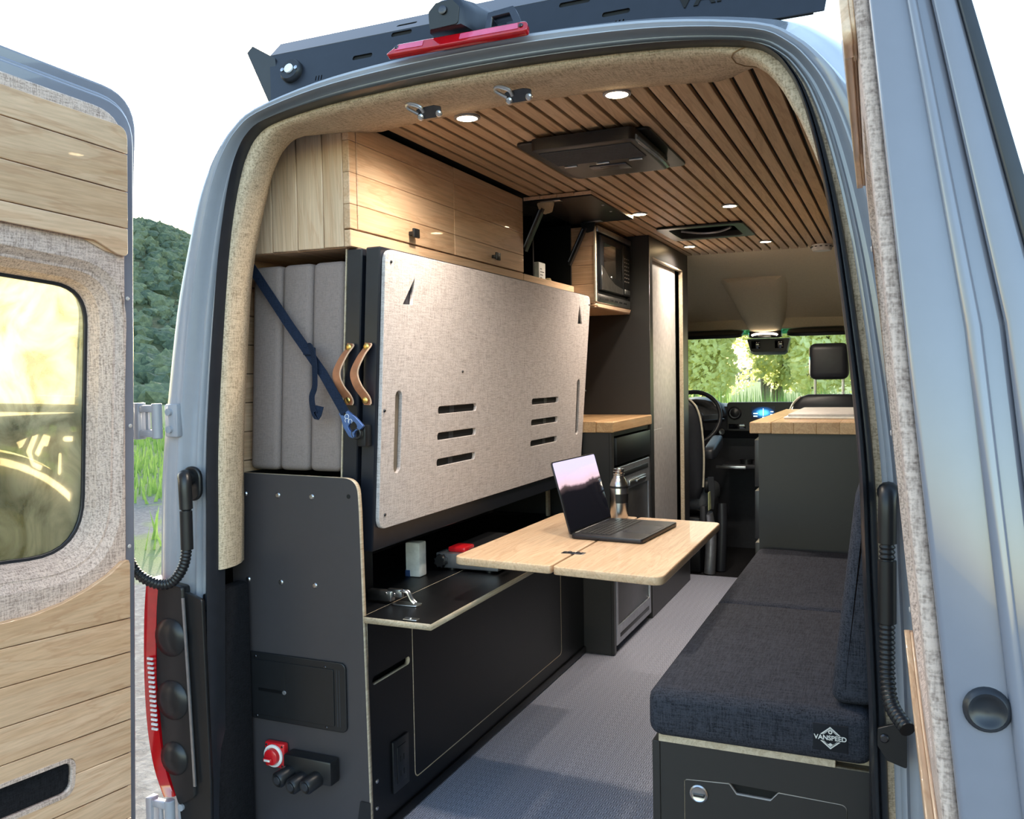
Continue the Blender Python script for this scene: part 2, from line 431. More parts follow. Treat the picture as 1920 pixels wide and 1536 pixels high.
def blob(bm, c, r, flat=.75, sub=2, jit=.25):
    g = bmesh.ops.create_icosphere(bm, subdivisions=sub, radius=1.0)
    s = random.random() * 50
    for v_ in g['verts']:
        p = v_.co.copy(); k = 1 + jit * (math.sin(p.x * 5 + s) * math.sin(p.y * 6 + s * 2) + math.sin(p.z * 7 + s * 3) * .7 + random.uniform(-.5, .5))
        v_.co = V(c) + V((p.x * r * k, p.y * r * k, p.z * r * flat * k))
tb = bmesh.new(); bmesh.ops.create_icosphere(tb, subdivisions=2, radius=1.0); tb.verts.ensure_lookup_table()
TV = [v_.co.copy() for v_ in tb.verts]; TF = [[v_.index for v_ in f_.verts] for f_ in tb.faces]; tb.free()
vs_, fs_, mi_ = [], [], []; k = 0
while k < 4200:
    x = random.uniform(-260, -50); y = random.uniform(55, 230); h = hill_h(x, y)
    az = math.degrees(math.atan2(-(x - .785), y + 1.7))
    if h < 1.0 or not 34 < az < 62: continue
    r_ = random.uniform(.6, 1.9); n0 = len(vs_); c0 = V((x, y, GZ - 1.2 + h)); d_ = random.random() < .4; s_ = random.random() * 40
    for p in TV:
        q = 1 + .3 * math.sin(p.x * 5 + s_) * math.sin(p.y * 6 + s_) + random.uniform(-.22, .22); vs_.append(c0 + V((p.x * r_ * q, p.y * r_ * q, p.z * r_ * .85 * q)))
    fs_ += [[n0 + i_ for i_ in f_] for f_ in TF]; mi_ += [1 if d_ else 0] * len(TF); k += 1
me = bpy.data.meshes.new('hillside_scrub'); me.from_pydata(vs_, [], fs_); me.polygons.foreach_set('material_index', mi_)
me.materials.append(LEAF_HILL); me.materials.append(LEAF_HILL2)
o = bpy.data.objects.new('hillside_scrub', me); COL.objects.link(o)
tag(o, 'grey green scrub blanketing the hillside beyond the left pillar', 'scrub', kind='stuff')

def leaves(bm, c, rad, n, size):
    for _ in range(n):
        d = V((random.gauss(0, 1), random.gauss(0, 1), random.gauss(0, 1))).normalized() * random.uniform(.35, 1.0) ** .5
        p = V(c) + V((d.x * rad[0], d.y * rad[1], d.z * rad[2]))
        a_ = V((random.gauss(0, 1), random.gauss(0, 1), random.gauss(0, 1))).normalized(); b_ = a_.orthogonal().normalized()
        s = size * random.uniform(.6, 1.4)
        q = [p + a_ * s, p + b_ * s * .6, p - a_ * s, p - b_ * s * .6]
        bm.faces.new([bm.verts.new(w) for w in q])
def bush_tree(x, y, h, w, mt_, label, lobes=9, n=700):
    t = thing('bushy_tree', (x, y, GZ), label, 'tree', 'trees seen through the windshield')
    bm = bmesh.new(); tips = []
    for k in range(lobes):
        a_ = 2 * math.pi * k / lobes; rr = w * random.uniform(.15, .6)
        c = (x + rr * math.cos(a_), y + rr * math.sin(a_), GZ + h * random.uniform(.27, .82)); tips.append(c)
        leaves(bm, c, (w * .42, w * .42, h * .24), n, .11)
    mk('foliage', bm, mt_, t, smooth=0)
    tr = [tube(smooth_path([(x, y, GZ - .1), (x + random.uniform(-.2, .2), y, GZ + h * .2), ((x + c[0]) / 2, (y + c[1]) / 2, GZ + h * .4), c], 4), [.12, .11, .1, .1, .09, .09, .08, .07, .06, .06, .05, .04, .03], 7) for c in tips[:4]]
    mk('trunk', join(*tr), BARK, t)
spec = [(-8.0, 26, 5.4, 1.7, LEAF_SUN, 'yellow green bushy tree at far left of the windshield view'),
        (-4.7, 25, 4.6, 1.6, LEAF_SUN, 'bright yellow tree left of the rear view mirror'),
        (-6.3, 30, 5.6, 1.7, LEAF_MID, 'green tree standing behind and between the two left yellow trees'),
        (-1.5, 25, 4.8, 1.6, LEAF_SUN, 'pale yellow tree between mirror and headrest'),
        (1.8, 26, 5.2, 1.6, LEAF_MID, 'green bushy tree behind the passenger headrest'),
        (-9.8, 34, 6.4, 2.0, LEAF_MID, 'tall green tree in the back row at far left'),
        (-3.0, 30, 6.4, 1.7, LEAF_MID, 'tall green tree in the back row behind the mirror'),
        (.3, 31, 6.6, 1.7, LEAF_MID, 'tall green tree in the back row left of the headrest'),
        (-4.6, 39, 8.2, 2.6, LEAF_SUN, 'tallest yellow green tree furthest back behind the windshield'),
        (4.4, 32, 6.0, 1.8, LEAF_SUN, 'yellow green tree furthest right of the row')]
for s in spec: bush_tree(*s)
bm = bmesh.new()
for _ in range(9000):
    x = random.uniform(-9, 4); y = random.uniform(11, 22.5); hh = random.uniform(.9, 1.6) if y > 17 else random.uniform(.2, .5)
    a_ = random.uniform(0, 6.28); dx, dy = math.cos(a_) * .035, math.sin(a_) * .035; lx, ly = random.uniform(-.15, .15), random.uniform(-.15, .15)
    bm.faces.new([bm.verts.new(q) for q in ((x - dx, y - dy, GZ), (x + dx, y + dy, GZ), (x + lx, y + ly, GZ + hh))])
tag(mk('tall_grass', bm, GRASS, smooth=0), 'tall green meadow grass ahead of the windshield', 'grass', kind='stuff')
bm = bmesh.new(); k = 0
while k < 5000:
    x = random.uniform(-30, -3.2); y = random.uniform(3.2, 24)
    az = math.degrees(math.atan2(-(x - .785), y + 1.7))
    if not 38 < az < 62 or math.hypot(x, y) < 9: continue
    if 10 < math.hypot(x, y) < 13: continue
    hh = random.uniform(.15, .5); a_ = random.uniform(0, 6.28); dx, dy = math.cos(a_) * .03, math.sin(a_) * .03
    bm.faces.new([bm.verts.new(q) for q in ((x - dx, y - dy, GZ), (x + dx, y + dy, GZ), (x + random.uniform(-.12, .12), y, GZ + hh))]); k += 1
tag(mk('roadside_grass', bm, GRASS, smooth=0), 'green roadside grass beyond the left rear pillar', 'grass', kind='stuff')

# ------------------------------------------------------------------ van body: rear frame swept around the doorway
XC = -0.03
A_HALF = [(.772, -.10), (.77, .1), (.758, .42), (.752, .6), (.742, .85), (.738, 1.0), (.728, 1.15), (.708, 1.35), (.690, 1.5), (.668, 1.62), (.648, 1.70), (.628, 1.75), (.598, 1.79), (.545, 1.815), (.40, 1.835), (.2, 1.846), (0, 1.849)]
B_HALF = [(.945, -.10), (.945, .1), (.945, .42), (.942, .6), (.930, .85), (.918, 1.0), (.895, 1.15), (.852, 1.38), (.812, 1.52), (.772, 1.64), (.735, 1.715), (.700, 1.765), (.655, 1.81), (.585, 1.85), (.40, 1.888), (.2, 1.905), (0, 1.910)]
def full(half):
    h = [V((p[0], p[1], 0)) for p in half]
    pts = [V((-p.x, p.y, 0)) for p in h] + [V((p.x, p.y, 0)) for p in h[::-1][1:]]
    return smooth_path(pts, 4)
PA, PB = full(A_HALF), full(B_HALF)
NP = len(PA)
def loop(t, y):
    out = []
    for a_, b_ in zip(PA, PB):
        p = a_.lerp(b_, t); out.append(V((XC + p.x, y, p.y)))
    return out
def sweep(loops):
    bm = bmesh.new(); R_ = [[bm.verts.new(p) for p in l] for l in loops]
    for a_, b_ in zip(R_, R_[1:]):
        for k in range(len(a_) - 1): bm.faces.new((a_[k], a_[k + 1], b_[k + 1], b_[k]))
    bmesh.ops.recalc_face_normals(bm, faces=bm.faces[:]); return bm
van = thing('van_body', (0, 2.5, GZ), 'light grey van body framing the open rear doorway', 'van')
fr_ = [(.22, .045), (.25, .03), (.30, .022), (.335, .022), (.36, .012), (.39, .010), (.415, .018), (.47, .018), (.52, .008), (.56, -.006), (.60, -.014), (.63, -.014), (.66, -.006), (.80, -.012), (.90, -.010), (.96, .0), (1.0, .018)]
lp = [loop(t, y) for t, y in fr_]
def shell(k, kz, y): return [V((XC + p.x * k, y, p.y * kz if p.y > 0 else p.y)) for p in PB]
for k, kz, y in ((1.03, 1.012, .06), (1.06, 1.025, .14), (1.10, 1.04, .3)): lp.append(shell(k, kz, y))
mk('rear_frame', sweep(lp), PAINT, van, smooth=50)
mk('body_skin', sweep([shell(1.10, 1.04, .3), shell(1.12, 1.05, .8), shell(1.12, 1.055, 2.5), shell(1.12, 1.05, 4.0), shell(1.08, .98, 4.7)]), PAINT, van, smooth=50)
# rubber door seal
sl = [(0.085, .05), (.07, .02), (.085, .0), (.11, -.010), (.135, -.004), (.15, .006), (.165, .0), (.20, .004), (.22, .02), (.23, .05)]
mk('door_seal', sweep([loop(t, y) for t, y in sl]), RUBBER, van, smooth=60)
# bumper step below the doorway
mk('bumper_step', bm_box(-.98, .93, -.10, .10, -.36, -.16, .02), PLASTIC, van)
mk('lower_pillar_cover', plate(rpoly([(-.865, -.12), (-.80, -.12), (-.79, .2), (-.80, .66), (-.90, .69), (-.925, .4)], .01), [], .012, frame((0, -.018, 0), (1, 0, 0), (0, 0, 1))), PLASTIC, van)
# left tail lamp
tl = thing('tail_lamp', (-.92, -.02, .4), 'tall red tail lamp on the left rear corner', 'tail lamp')
path = [(-.974, .70), (-.985, .6), (-.990, .45), (-.984, .32), (-.965, .22), (-.935, .15)]
def lampring(sc_in, y0, y1):
    P = smooth_path([V((p[0], 0, p[1])) for p in path], 4); n = len(P); rings = []
    for i, p in enumerate(P):
        w = sc_in * (1 - .25 * (i / (n - 1)))
        rings.append([p + V((0, y1, 0)), p + V((-.006, (y0 + y1) / 2, 0)), p + V((w * .35, y0, 0)), p + V((w, y0 + .012, 0)), p + V((w, y1, 0))])
    return rings_bm(rings)
mk('red_lens', lampring(.046, -.052, .04), REDLENS, tl, smooth=60)
rib = []
for k in range(16):
    z = .50 - k * .012; rib.append(bm_box(-.962 + k * .0005, -.944 + k * .0006, -.0555, -.050, z, z + .006, .001, 1))
mk('reflector_ribs', join(*rib), CLEARL, tl)
mk('lamp_housing', plate(rpoly([(-.935, .70), (-.855, .69), (-.842, .40), (-.835, .16), (-.885, .13), (-.93, .25), (-.946, .45)], .01), [], .03, frame((0, -.010, 0), (1, 0, 0), (0, 0, 1))), PLASTIC, tl)
for cz_, rr in ((.56, .05), (.40, .052), (.25, .044)):
    mk('lamp_bulge', lathe([(rr, 0), (rr * .96, .006), (rr * .5, .013), (0.001, .015)], (-.895, -.038, cz_), (0, -1, 0), 20), PLASTIC, tl, smooth=60)
mk('bezel_strip', tube(smooth_path([(-.848, -.042, .665), (-.838, -.042, .45), (-.828, -.042, .19)], 6), 0, flat=(.002, .0035), up=(0, 1, 0)), SILVER, tl)

# door hinges on the left pillar
for z, lab in ((1.107, 'upper grey door hinge'), (.10, 'lower grey door hinge')):
    h = mk('door_hinge', join(bm_box(-.905, -.862, -.028, -.008, z - .042, z + .042, .006), cyl((-.885, -.028, z + .022), (0, -1, 0), .009, .008, 12), cyl((-.885, -.028, z - .022), (0, -1, 0), .009, .008, 12)), PAINT, van)
    h['label'] = lab
    mk('hinge_arm', join(bm_box(-.972, -.902, -.060, -.040, z + .022, z + .040, .004), bm_box(-.972, -.902, -.060, -.040, z - .040, z - .022, .004), bm_box(-.975, -.955, -.064, -.036, z - .046, z + .046, .004), bm_box(-.945, -.935, -.05, -.042, z - .03, z + .03, .001)), PAINT, h)
    mk('hinge_pin', cyl((-.908, -.048, z - .044), (0, 0, 1), .013, .088, 14, .002), PAINT, h)

# ------------------------------------------------------------------ fabric surround inside the doorway (trim_1)
def sm01(q): q = max(0.0, min(1.0, q)); return q * q * (3 - 2 * q)
def trimloop(ins, y, top_y=None, lift=0.0):
    out = []
    for i, p in enumerate(PA):
        x = p.x; z = p.y
        topness = max(0.0, min(1.0, (z - 1.60) / .2)) * max(0.0, min(1.0, (.56 - abs(x)) / .12))
        topness = topness * topness * (3 - 2 * topness)
        nx, nz = (-math.copysign(1, x) * (1 - topness), -topness) if abs(x) > 1e-6 else (0, -1)
        if z > 1.70 and abs(x) > .4: nz = -.5 * (1 - topness) - topness
        if x > 0: nx *= 1.0; x = x + .046 * (1 - topness) * sm01((1.82 - z) / .4)
        if x < 0: x = x - .024 * (1 - topness) * sm01((1.82 - z) / .4)
        yy = y if top_y is None else y + (top_y - y) * topness
        out.append(V((XC + x + nx * ins, yy, z + nz * ins * .6 + lift * topness)))
    return out
zmin = .66
def cut(l): return [p for p in l if p.z >= zmin - 1e-6]
keep = [i for i, p in enumerate(PA) if p.y >= zmin or p.x > 0]
def kp(l): return [l[i] for i in keep]
tloops = [trimloop(-.030, .04), trimloop(-.010, .026, .026), trimloop(.006, .022, .022), trimloop(.016, .024, .03), trimloop(.022, .04, .05), trimloop(.020, .075, .13), trimloop(.008, .11, .22, .01), trimloop(-.012, .145, .335, .022), trimloop(-.03, .15, .342, .03)]
trim = struct('trim_1', sweep([kp(l) for l in tloops]), TAN_W, None, 'tan woven fabric trim wrapped around the rear doorway', smooth=60)
si = min(range(NP), key=lambda i_: abs(PA[i_].x - .545) + (0 if PA[i_].y > 1.75 else 9))
mk('seam_line', tube([l_[si] + V((0, -.0006, -.0006)) for l_ in tloops[1:]], .0014, 6), plain('seam_thread', (140, 112, 80), .9), trim)
mk('lower_trim_carpet', bm_box(-.852, -.808, .02, .16, -.05, .668, .012), CARPET, trim)
mk('lower_trim_carpet', bm_box(.736, .765, .03, .10, -.05, .668, .012), CARPET, trim)

# ------------------------------------------------------------------ floor, walls, ceiling
struct('floor', bm_box(-.93, .78, .0, 3.5, -.04, 0.0), VINYL, None, 'grey patterned vinyl floor running down the van aisle')
struct('floor_cab', bm_box(-.93, .87, 3.5, 5.3, -.12, -.06), CARPET, None, 'black cab floor mat under the seats')
def lining(sgn):
    l = []
    for k, kz, y in ((1.0, 1.0, .16), (1.06, 1.02, .32), (1.09, 1.035, 2.5), (1.09, 1.035, 4.0), (1.05, .97, 4.7)):
        l.append([p for p in [V((XC + q.x * k, y, q.y * kz if q.y > 0 else q.y)) for q in PB] if (p.x - XC) * sgn >= -1e-4])
    return sweep(l)
wl = struct('wall_left', lining(-1), BLACK_VOID, None, 'left inner wall of the van behind the bed and kitchen', smooth=60)
for k in range(8):
    mk('plank', bm_box(-.90, -.888, .14, 1.86, .90 + k * .081, .90 + k * .081 + .079, .0015, 1), MAPLE_Y, wl)
struct('wall_right', lining(1), BLACK_M, None, 'right inner wall of the van behind the bench', smooth=60)
ceil = struct('ceiling', plate([(-.66, .30), (.64, .30), (.64, 3.42), (-.66, 3.42)], [rrect(-.186, 2.349, .106, 2.651, .03)], .02, frame((0, 0, 1.889), (1, 0, 0), (0, 1, 0))), BLACK_VOID, None, 'slatted oak ceiling with black gaps')
for k in range(-1, 21):
    xr = .535 - .0485 * k - .0055; xl = xr - .0485 + .011
    if k == -1: xr = .640
    for y0, y1 in (((.325, 2.345), (2.655, 3.37)) if xr > -.188 and xl < .108 else ((.325, 3.37),)):
        mk('slat', bm_box(xl, xr, y0, y1, 1.875, 1.888, .0012, 1), OAK, ceil)

# ceiling lamps
def downlight(x, y, label, power):
    t = thing('ceiling_lamp', (x, y, 1.871), label, 'lamp', 'round recessed ceiling lamps')
    mk('bezel', lathe([(.034, .004), (.034, .001), (.0335, -.001), (.027, -.002), (.026, .0)], (x, y, 1.871), (0, 0, 1), 28), SILVER, t)
    mk('diffuser', lathe([(.0262, 0), (.0262, -.0012), (.012, -.0022), (.001, -.0022)], (x, y, 1.871), (0, 0, 1), 28), LED, t)
    ld = bpy.data.lights.new('lamp_light', 'SPOT'); ld.energy = power; ld.color = (1.0, .88, .73); ld.spot_size = math.radians(160); ld.spot_blend = .9; ld.shadow_soft_size = .026
    lo = bpy.data.objects.new('lamp_light', ld); COL.objects.link(lo); lo.parent = t; lo.location = (0, 0, -.006)
LP = 10.5
downlight(-.232, .362, 'glowing ceiling lamp nearest the rear edge above the overhead cabinet', LP)
downlight(.172, .352, 'glowing ceiling lamp near the rear edge, right of the roof fan', LP)
downlight(.167, 1.92, 'glowing ceiling lamp between the roof fan and the roof vent', LP)
downlight(-.205, 1.92, 'glowing ceiling lamp beside the raised cabinet door', LP)
downlight(-.223, 2.975, 'glowing ceiling lamp by the tall cabinet near the cab', LP)
downlight(.164, 3.0, 'glowing ceiling lamp near the cab, beside the smoke alarm', LP)

# roof fan with controls
f = thing('roof_fan', (-.03, .88, 1.82), 'black roof fan with control pad in the slatted ceiling', 'roof fan')
mk('flange', plate(rrect(-.225, .655, .168, 1.125, .02), [], .008, frame((0, 0, 1.866), (1, 0, 0), (0, 1, 0))), PLASTIC, f)
mk('housing', xf(bm_box(-.5, .5, -.5, .5, -.5, .5, .06, 3), Matrix.Translation((-.008, .80, 1.848)) @ Matrix.Diagonal((.30, .40, .036, 1))), PLASTIC, f)
for k in range(15):
    mk('louver', bm_box(-.145, .125, .635 + k * .011, .641 + k * .011, 1.8275, 1.832, .001, 1), DASH, f)
mk('control_pad', bm_box(-.065, .050, .845, .91, 1.8265, 1.831, .002), DMETAL, f)
mk('display', bm_box(-.035, .020, .86, .885, 1.8255, 1.828, .001), PLASTIC, f)
for x in (-.11, -.01, .09): mk('vent_tab', bm_box(x - .02, x + .02, .806, .814, 1.824, 1.831, .001), METAL, f)
mk('side_lens', tube(smooth_path([(.140, .62, 1.84), (.150, .72, 1.833), (.152, .86, 1.833), (.140, .985, 1.84)], 6), .008, 8), plain('smoky_lens', (120, 130, 136), .2), f)
# roof vent
f = thing('roof_vent', (-.04, 2.5, 1.84), 'dark open roof vent hatch further along the ceiling', 'roof vent')
mk('flange', plate(rrect(-.235, 2.30, .155, 2.70, .02), [rrect(-.19, 2.345, .11, 2.655, .03)], .010, frame((0, 0, 1.863), (1, 0, 0), (0, 1, 0))), PLASTIC, f)
mk('shaft', plate(rrect(-.192, 2.343, .112, 2.657, .03), [rrect(-.186, 2.349, .106, 2.651, .03)], .10, frame((0, 0, 1.868), (1, 0, 0), (0, 1, 0))), BLACK_VOID, f)
mk('lid', bm_box(-.2, .12, 2.34, 2.66, 1.966, 1.974), BLACK_VOID, f)
mk('crank_bow', tube(smooth_path([(-.14, 2.40, 1.864), (-.06, 2.46, 1.858), (.02, 2.46, 1.858), (.09, 2.40, 1.864)], 6), .006, 8), SILVER, f)
# smoke alarm
f = thing('smoke_alarm', (.415, 3.29, 1.84), 'white round smoke alarm at the far right of the ceiling', 'smoke alarm')
mk('case', lathe([(.052, .035), (.052, .012), (.046, .002), (.02, 0), (.001, 0)], (.415, 3.29, 1.840), (0, 0, 1), 32), WHITE, f, smooth=50)
for k in range(12):
    a_ = 2 * math.pi * k / 12; mk('vent_slit', bm_box(-.006 + .415 + .052 * math.cos(a_), .006 + .415 + .052 * math.cos(a_), 3.284 + .052 * math.sin(a_), 3.296 + .052 * math.sin(a_), 1.860, 1.864), DASH, f)

# two striker latches on the header trim
def striker(x, z, label):
    t = thing('door_striker', (x, .07, z), label, 'latch', 'door strikers on the header')
    fr = frame((x, .075, z), (1, 0, .0), (0, -.55, .83))
    mk('base_plate', plate(rpoly([(-.012, -.020), (.046, -.020), (.050, .002), (.032, .007), (-.012, .004)], .005), [], .004, fr), DMETAL, t)
    fr2 = fr @ Matrix.Translation((-.008, .0, .006))
    P = [fr2 @ V(p) for p in ((.014, -.004, 0), (.011, .010, .004), (-.006, .020, .007), (-.017, .020, .007), (-.019, .012, .006), (-.009, .002, .003), (.0, -.006, 0))]
    mk('loop', tube(smooth_path(P, 4), .0042, 8), METAL, t)
    for u_, w_ in ((-.004, -.014), (.043, -.012)): mk('bolt', lathe([(.008, 0), (.008, .004), (.005, .007), (.001, .007)], fr @ V((u_, w_, .004)), fr.to_3x3() @ V((0, 0, 1)), 12), METAL, t)
striker(-.205, 1.812, 'steel door striker on the header, the one further left')
striker(.015, 1.818, 'steel door striker near the middle of the header')

# ------------------------------------------------------------------ roof fairing, brake lamp, camera
t = thing('roof_fairing', (0, .16, 1.92), 'dark blue-black slotted light bar panel across the roof edge', 'roof panel')
FF = frame((0, .075, 1.895), (1, 0, 0), (0, .30, .954))
slots = [(-.40, .066, .055), (-.30, .11, .055), (-.46, .03, 0), (-.20, .075, .065), (.12, .10, .07), (.22, .055, .06)]
holes = [rrect(x, z, x + w, z + .012, .005) for x, z, w in slots if w]
for x in (-.50, -.24, .25):
    for k in range(3): holes.append(rrect(x + k * .008, .028, x + k * .008 + .0035, .042, .0015, 2))
mk('panel', plate([(-.62, -.02), (.66, -.02), (.68, .125), (-.655, .125)], holes, .003, FF), POWDER, t)
mk('slot_blackout', plate([(-.60, -.02), (.64, -.02), (.66, .126), (-.64, .126)], [], .003, FF @ Matrix.Translation((0, 0, -.005))), BLACK_VOID, t)  # added black sheet blocks the sky so the slots look dark
FT = frame(FF @ V((0, .125, 0)), (1, 0, 0), (0, .75, .66))
mk('top_flange', plate([(-.655, 0), (.68, 0), (.69, .075), (-.665, .075)], [rrect(x, .025, x + .055, .036, .005) for x in (-.30, .05, .3)], .003, FT), POWDER, t)
mk('flange_blackout', plate([(-.64, .01), (.66, .01), (.67, .07), (-.65, .07)], [], .002, FT @ Matrix.Translation((0, 0, -.004))), BLACK_VOID, t)  # added black sheet keeps the sky out of the flange slots
mk('end_bracket', plate(rpoly([(-.718, 2.030), (-.700, 2.044), (-.632, 2.004), (-.618, 1.885), (-.648, 1.885)], [.004, .004, .004, .004, .01]), [], .004, frame((0, .104, 0), (1, 0, 0), (0, 0, 1))), POWDER, t)
mk('lettering', text_bm('VANSPEED', .060, .002, FF @ Matrix.Translation((.525, .060, .0042)), 1.05, .0012), BLACK_VOID, t)
l = thing('scene_light', FF @ V((-.572, .062, 0)), 'round scene light at the left end of the roof panel', 'light')
nrm = (FF.to_3x3() @ V((0, 0, 1))) * -1
nrm = nrm if nrm.y < 0 else -nrm
c0 = FF @ V((-.572, .064, 0))
mk('body', lathe([(.030, 0), (.030, .012), (.026, .018), (.001, .018)], c0, nrm, 24), PLASTIC, l)
mk('lens', lathe([(.012, .018), (.012, .022), (.006, .024), (.001, .024)], c0, nrm, 16), CLEARL, l)
for dx in (-.020, .020): mk('screw', lathe([(.005, .016), (.005, .020), (.001, .021)], c0 + V((dx, 0, 0)), nrm, 10), METAL, l)
t = thing('brake_lamp', (-.06, -.02, 1.90), 'red centre brake lamp along the roof edge', 'brake lamp')
BF = frame((-.06, -.028, 1.906), (1, 0, -.012), (0, .45, .89))
mk('lens', plate(rpoly([(-.166, -.016), (.166, -.014), (.162, .012), (-.138, .010)], [.004, .008, .012, .01]), [], .016, BF @ Matrix.Translation((0, 0, -.004)), .002), REDLENS, t)
mk('pale_lens_end', plate(rpoly([(-.145, -.008), (-.075, -.008), (-.075, .007), (-.132, .006)], .002), [], .001, BF @ Matrix.Translation((0, 0, .0122)) ), PINKLENS, t)
mk('pale_lens_end', plate(rpoly([(.012, -.008), (.145, -.007), (.142, .008), (.012, .007)], .002), [], .001, BF @ Matrix.Translation((0, 0, .0122)) ), PINKLENS, t)
for dx in (-.140, .150): bolt(BF @ V((dx, 0, .0125)), BF.to_3x3() @ V((0, 0, 1)), t, .005, .003, DMETAL, 'screw')
t = thing('rear_camera', (-.06, .02, 1.93), 'black rear view camera pod above the brake lamp', 'camera')
rings = []
for k, (y, w, z0, z1) in enumerate(((-.050, .036, 1.932, 1.985), (-.040, .043, 1.928, 1.992), (.0, .046, 1.926, 2.0), (.06, .052, 1.948, 2.006), (.12, .060, 1.968, 2.0), (.17, .066, 1.976, 1.988))):
    c = [(-1, 0), (-.96, .55), (-.7, .92), (-.3, 1), (.3, 1), (.7, .92), (.96, .55), (1, 0)]
    rings.append([V((-.075 + a_ * w + (y + .05) * .12, y, z0 + b_ * (z1 - z0))) for a_, b_ in c])
mk('housing', rings_bm(rings), POWDER, t, smooth=60)
mk('face', plate(rpoly([(-.036, -.026), (.030, -.024), (.034, .010), (.018, .026), (-.020, .026), (-.038, .010)], .008), [], .004, frame((-.075, -.049, 1.957), (1, 0, 0), (0, 0, 1))), PLASTIC, t)
mk('lens', lathe([(.009, 0), (.009, .004), (.006, .005), (.001, .0045)], (-.078, -.053, 1.965), (0, -1, 0), 16), DMETAL, t)
mk('chrome_bracket', plate(rpoly([(.0, 0), (.085, .0), (.062, .045), (.005, .040)], .003), [rpoly([(.012, .006), (.066, .006), (.054, .032), (.014, .030)], .003)], .03, frame((.0, .01, 1.915), (1, 0, 0), (0, .2, 1))), DMETAL, t)

XZ = lambda y: frame((0, y, 0), (1, 0, 0), (0, 0, 1))          # sheet facing the rear (extrudes towards -y)
YZ = lambda x: frame((x, 0, 0), (0, 1, 0), (0, 0, 1))          # sheet facing the aisle (extrudes towards +x)
XY = lambda z: frame((0, 0, z), (1, 0, 0), (0, 1, 0))

# ------------------------------------------------------------------ overhead cabinet (closed pair of doors)
t = thing('overhead_cabinet', (-.68, .8, 1.545), 'maple overhead cabinet with two black knobs above the folded bed', 'cabinet')
mk('carcass', plate([(-.522, 1.549), (-.84, 1.549), (-.80, 1.69), (-.74, 1.78), (-.64, 1.868), (-.522, 1.868)], [], 1.125, XZ(1.361)), MAPLE_Y, t)
xs = [-.5218, -.585, -.668, -.751, -.838]
for a_, b_, za, zb in zip(xs, xs[1:], (1.868, 1.868, 1.85, 1.79), (1.868, 1.862, 1.795, 1.665)):
    mk('end_plank', plate([(b_ + .0012, 1.546), (a_ - .0012, 1.546), (a_ - .0012, za), (b_ + .0012, zb)], [], .0155, XZ(.2355), .0022), MAPLE_Z_SHEEN, t)
for y0 in range(5):
    mk('bottom_plank', bm_box(-.525 - .078 * y0 - .076, -.525 - .078 * y0, .2365, 1.36, 1.5445, 1.5488, .001, 1), MAPLE_Y, t)
mk('bottom_rail', bm_box(-.5215, -.502, .22, 1.362, 1.545, 1.588, .0015, 1), MAPLE_Y, t)
zs = [1.5915, 1.655, 1.736, 1.817, 1.868]
for z0, z1 in zip(zs, zs[1:]):
    mk('stile_block', bm_box(-.5215, -.502, .2200, .2525, z0, z1 - .0008, .0012, 1), MAPLE_Y, t)
for y0, y1, ky in ((.255, .799, .52), (.802, 1.362, 1.085)):
    d = mk('door', bm_box(-.5215, -.510, y0, y1, 1.591, 1.868), MAPLE_Y, t)
    for z0, z1 in zip(zs, zs[1:]):
        mk('door_plank', bm_box(-.510, -.5005, y0, y1, z0, z1 - .0008, .0014, 1), MAPLE_Y, d)
    mk('knob', join(bm_box(-.5005, -.482, ky - .008, ky + .008, 1.612, 1.624, .002), bm_box(-.484, -.476, ky - .016, ky + .016, 1.605, 1.631, .002)), PLASTIC, d)

# open overhead cabinet with the lifted door
t = thing('open_overhead_cabinet', (-.68, 1.65, 1.545), 'open black lined overhead cabinet with its door raised to the ceiling', 'cabinet')
mk('back_panel', bm_box(-.735, -.728, 1.366, 1.926, 1.56, 1.85), BLACK, t)
mk('base_shelf', bm_box(-.727, -.524, 1.366, 1.926, 1.547, 1.560), BLACK, t)
mk('side_panel', bm_box(-.727, -.512, 1.366, 1.377, 1.560, 1.85), BLACK, t)
mk('side_panel', bm_box(-.727, -.512, 1.915, 1.926, 1.560, 1.85), BLACK, t)
mk('divider', bm_box(-.727, -.560, 1.600, 1.612, 1.5605, 1.848), BLACK, t)
mk('front_rail', bm_box(-.5235, -.502, 1.366, 1.926, 1.545, 1.588, .0015, 1), MAPLE_Y, t)
d = mk('lift_door', bm_box(-.500, -.232, 1.368, 1.925, 1.8535, 1.858), BLACK, t)
for k in range(4):
    mk('door_plank', bm_box(-.500 + k * .067, -.500 + k * .067 + .0662, 1.368, 1.925, 1.8583, 1.8722, .0012, 1), MAPLE_Y, d)
for x, y in ((-.25, 1.56), (-.262, 1.70)): bolt((x, y, 1.8535), (0, 0, -1), d, .006, .003, METAL, 'screw')
BRK = plain('beige_bracket', (206, 178, 140), .5)
for y, bmt in ((1.392, BRK), (1.885, PLASTIC)):
    s = mk('lift_arm', join(tube([(-.505, y, 1.675), (-.43, y, 1.828)], 0, flat=(.004, .012), up=(1, 0, -.45)), tube([(-.512, y, 1.69), (-.445, y, 1.826)], .006, 8)), DMETAL, t)
    mk('arm_bracket', plate(rpoly([(-.46, 1.853), (-.39, 1.853), (-.40, 1.815), (-.43, 1.808), (-.45, 1.828)], .008), [], .010, XZ(y + .016)), bmt, t)
    mk('hinge_plate', bm_box(-.44, -.36, y - .012, y + .02, 1.851, 1.8532, .0008), METAL, t)
mk('cable_grommet', lathe([(.024, 0), (.024, .004), (.018, .005), (.018, .001)], (-.60, 1.378, 1.72), (0, 1, 0), 20), DMETAL, t)
t = thing('white_carton', (-.57, 1.68, 1.5605), 'white printed carton inside the open overhead cabinet', 'carton')
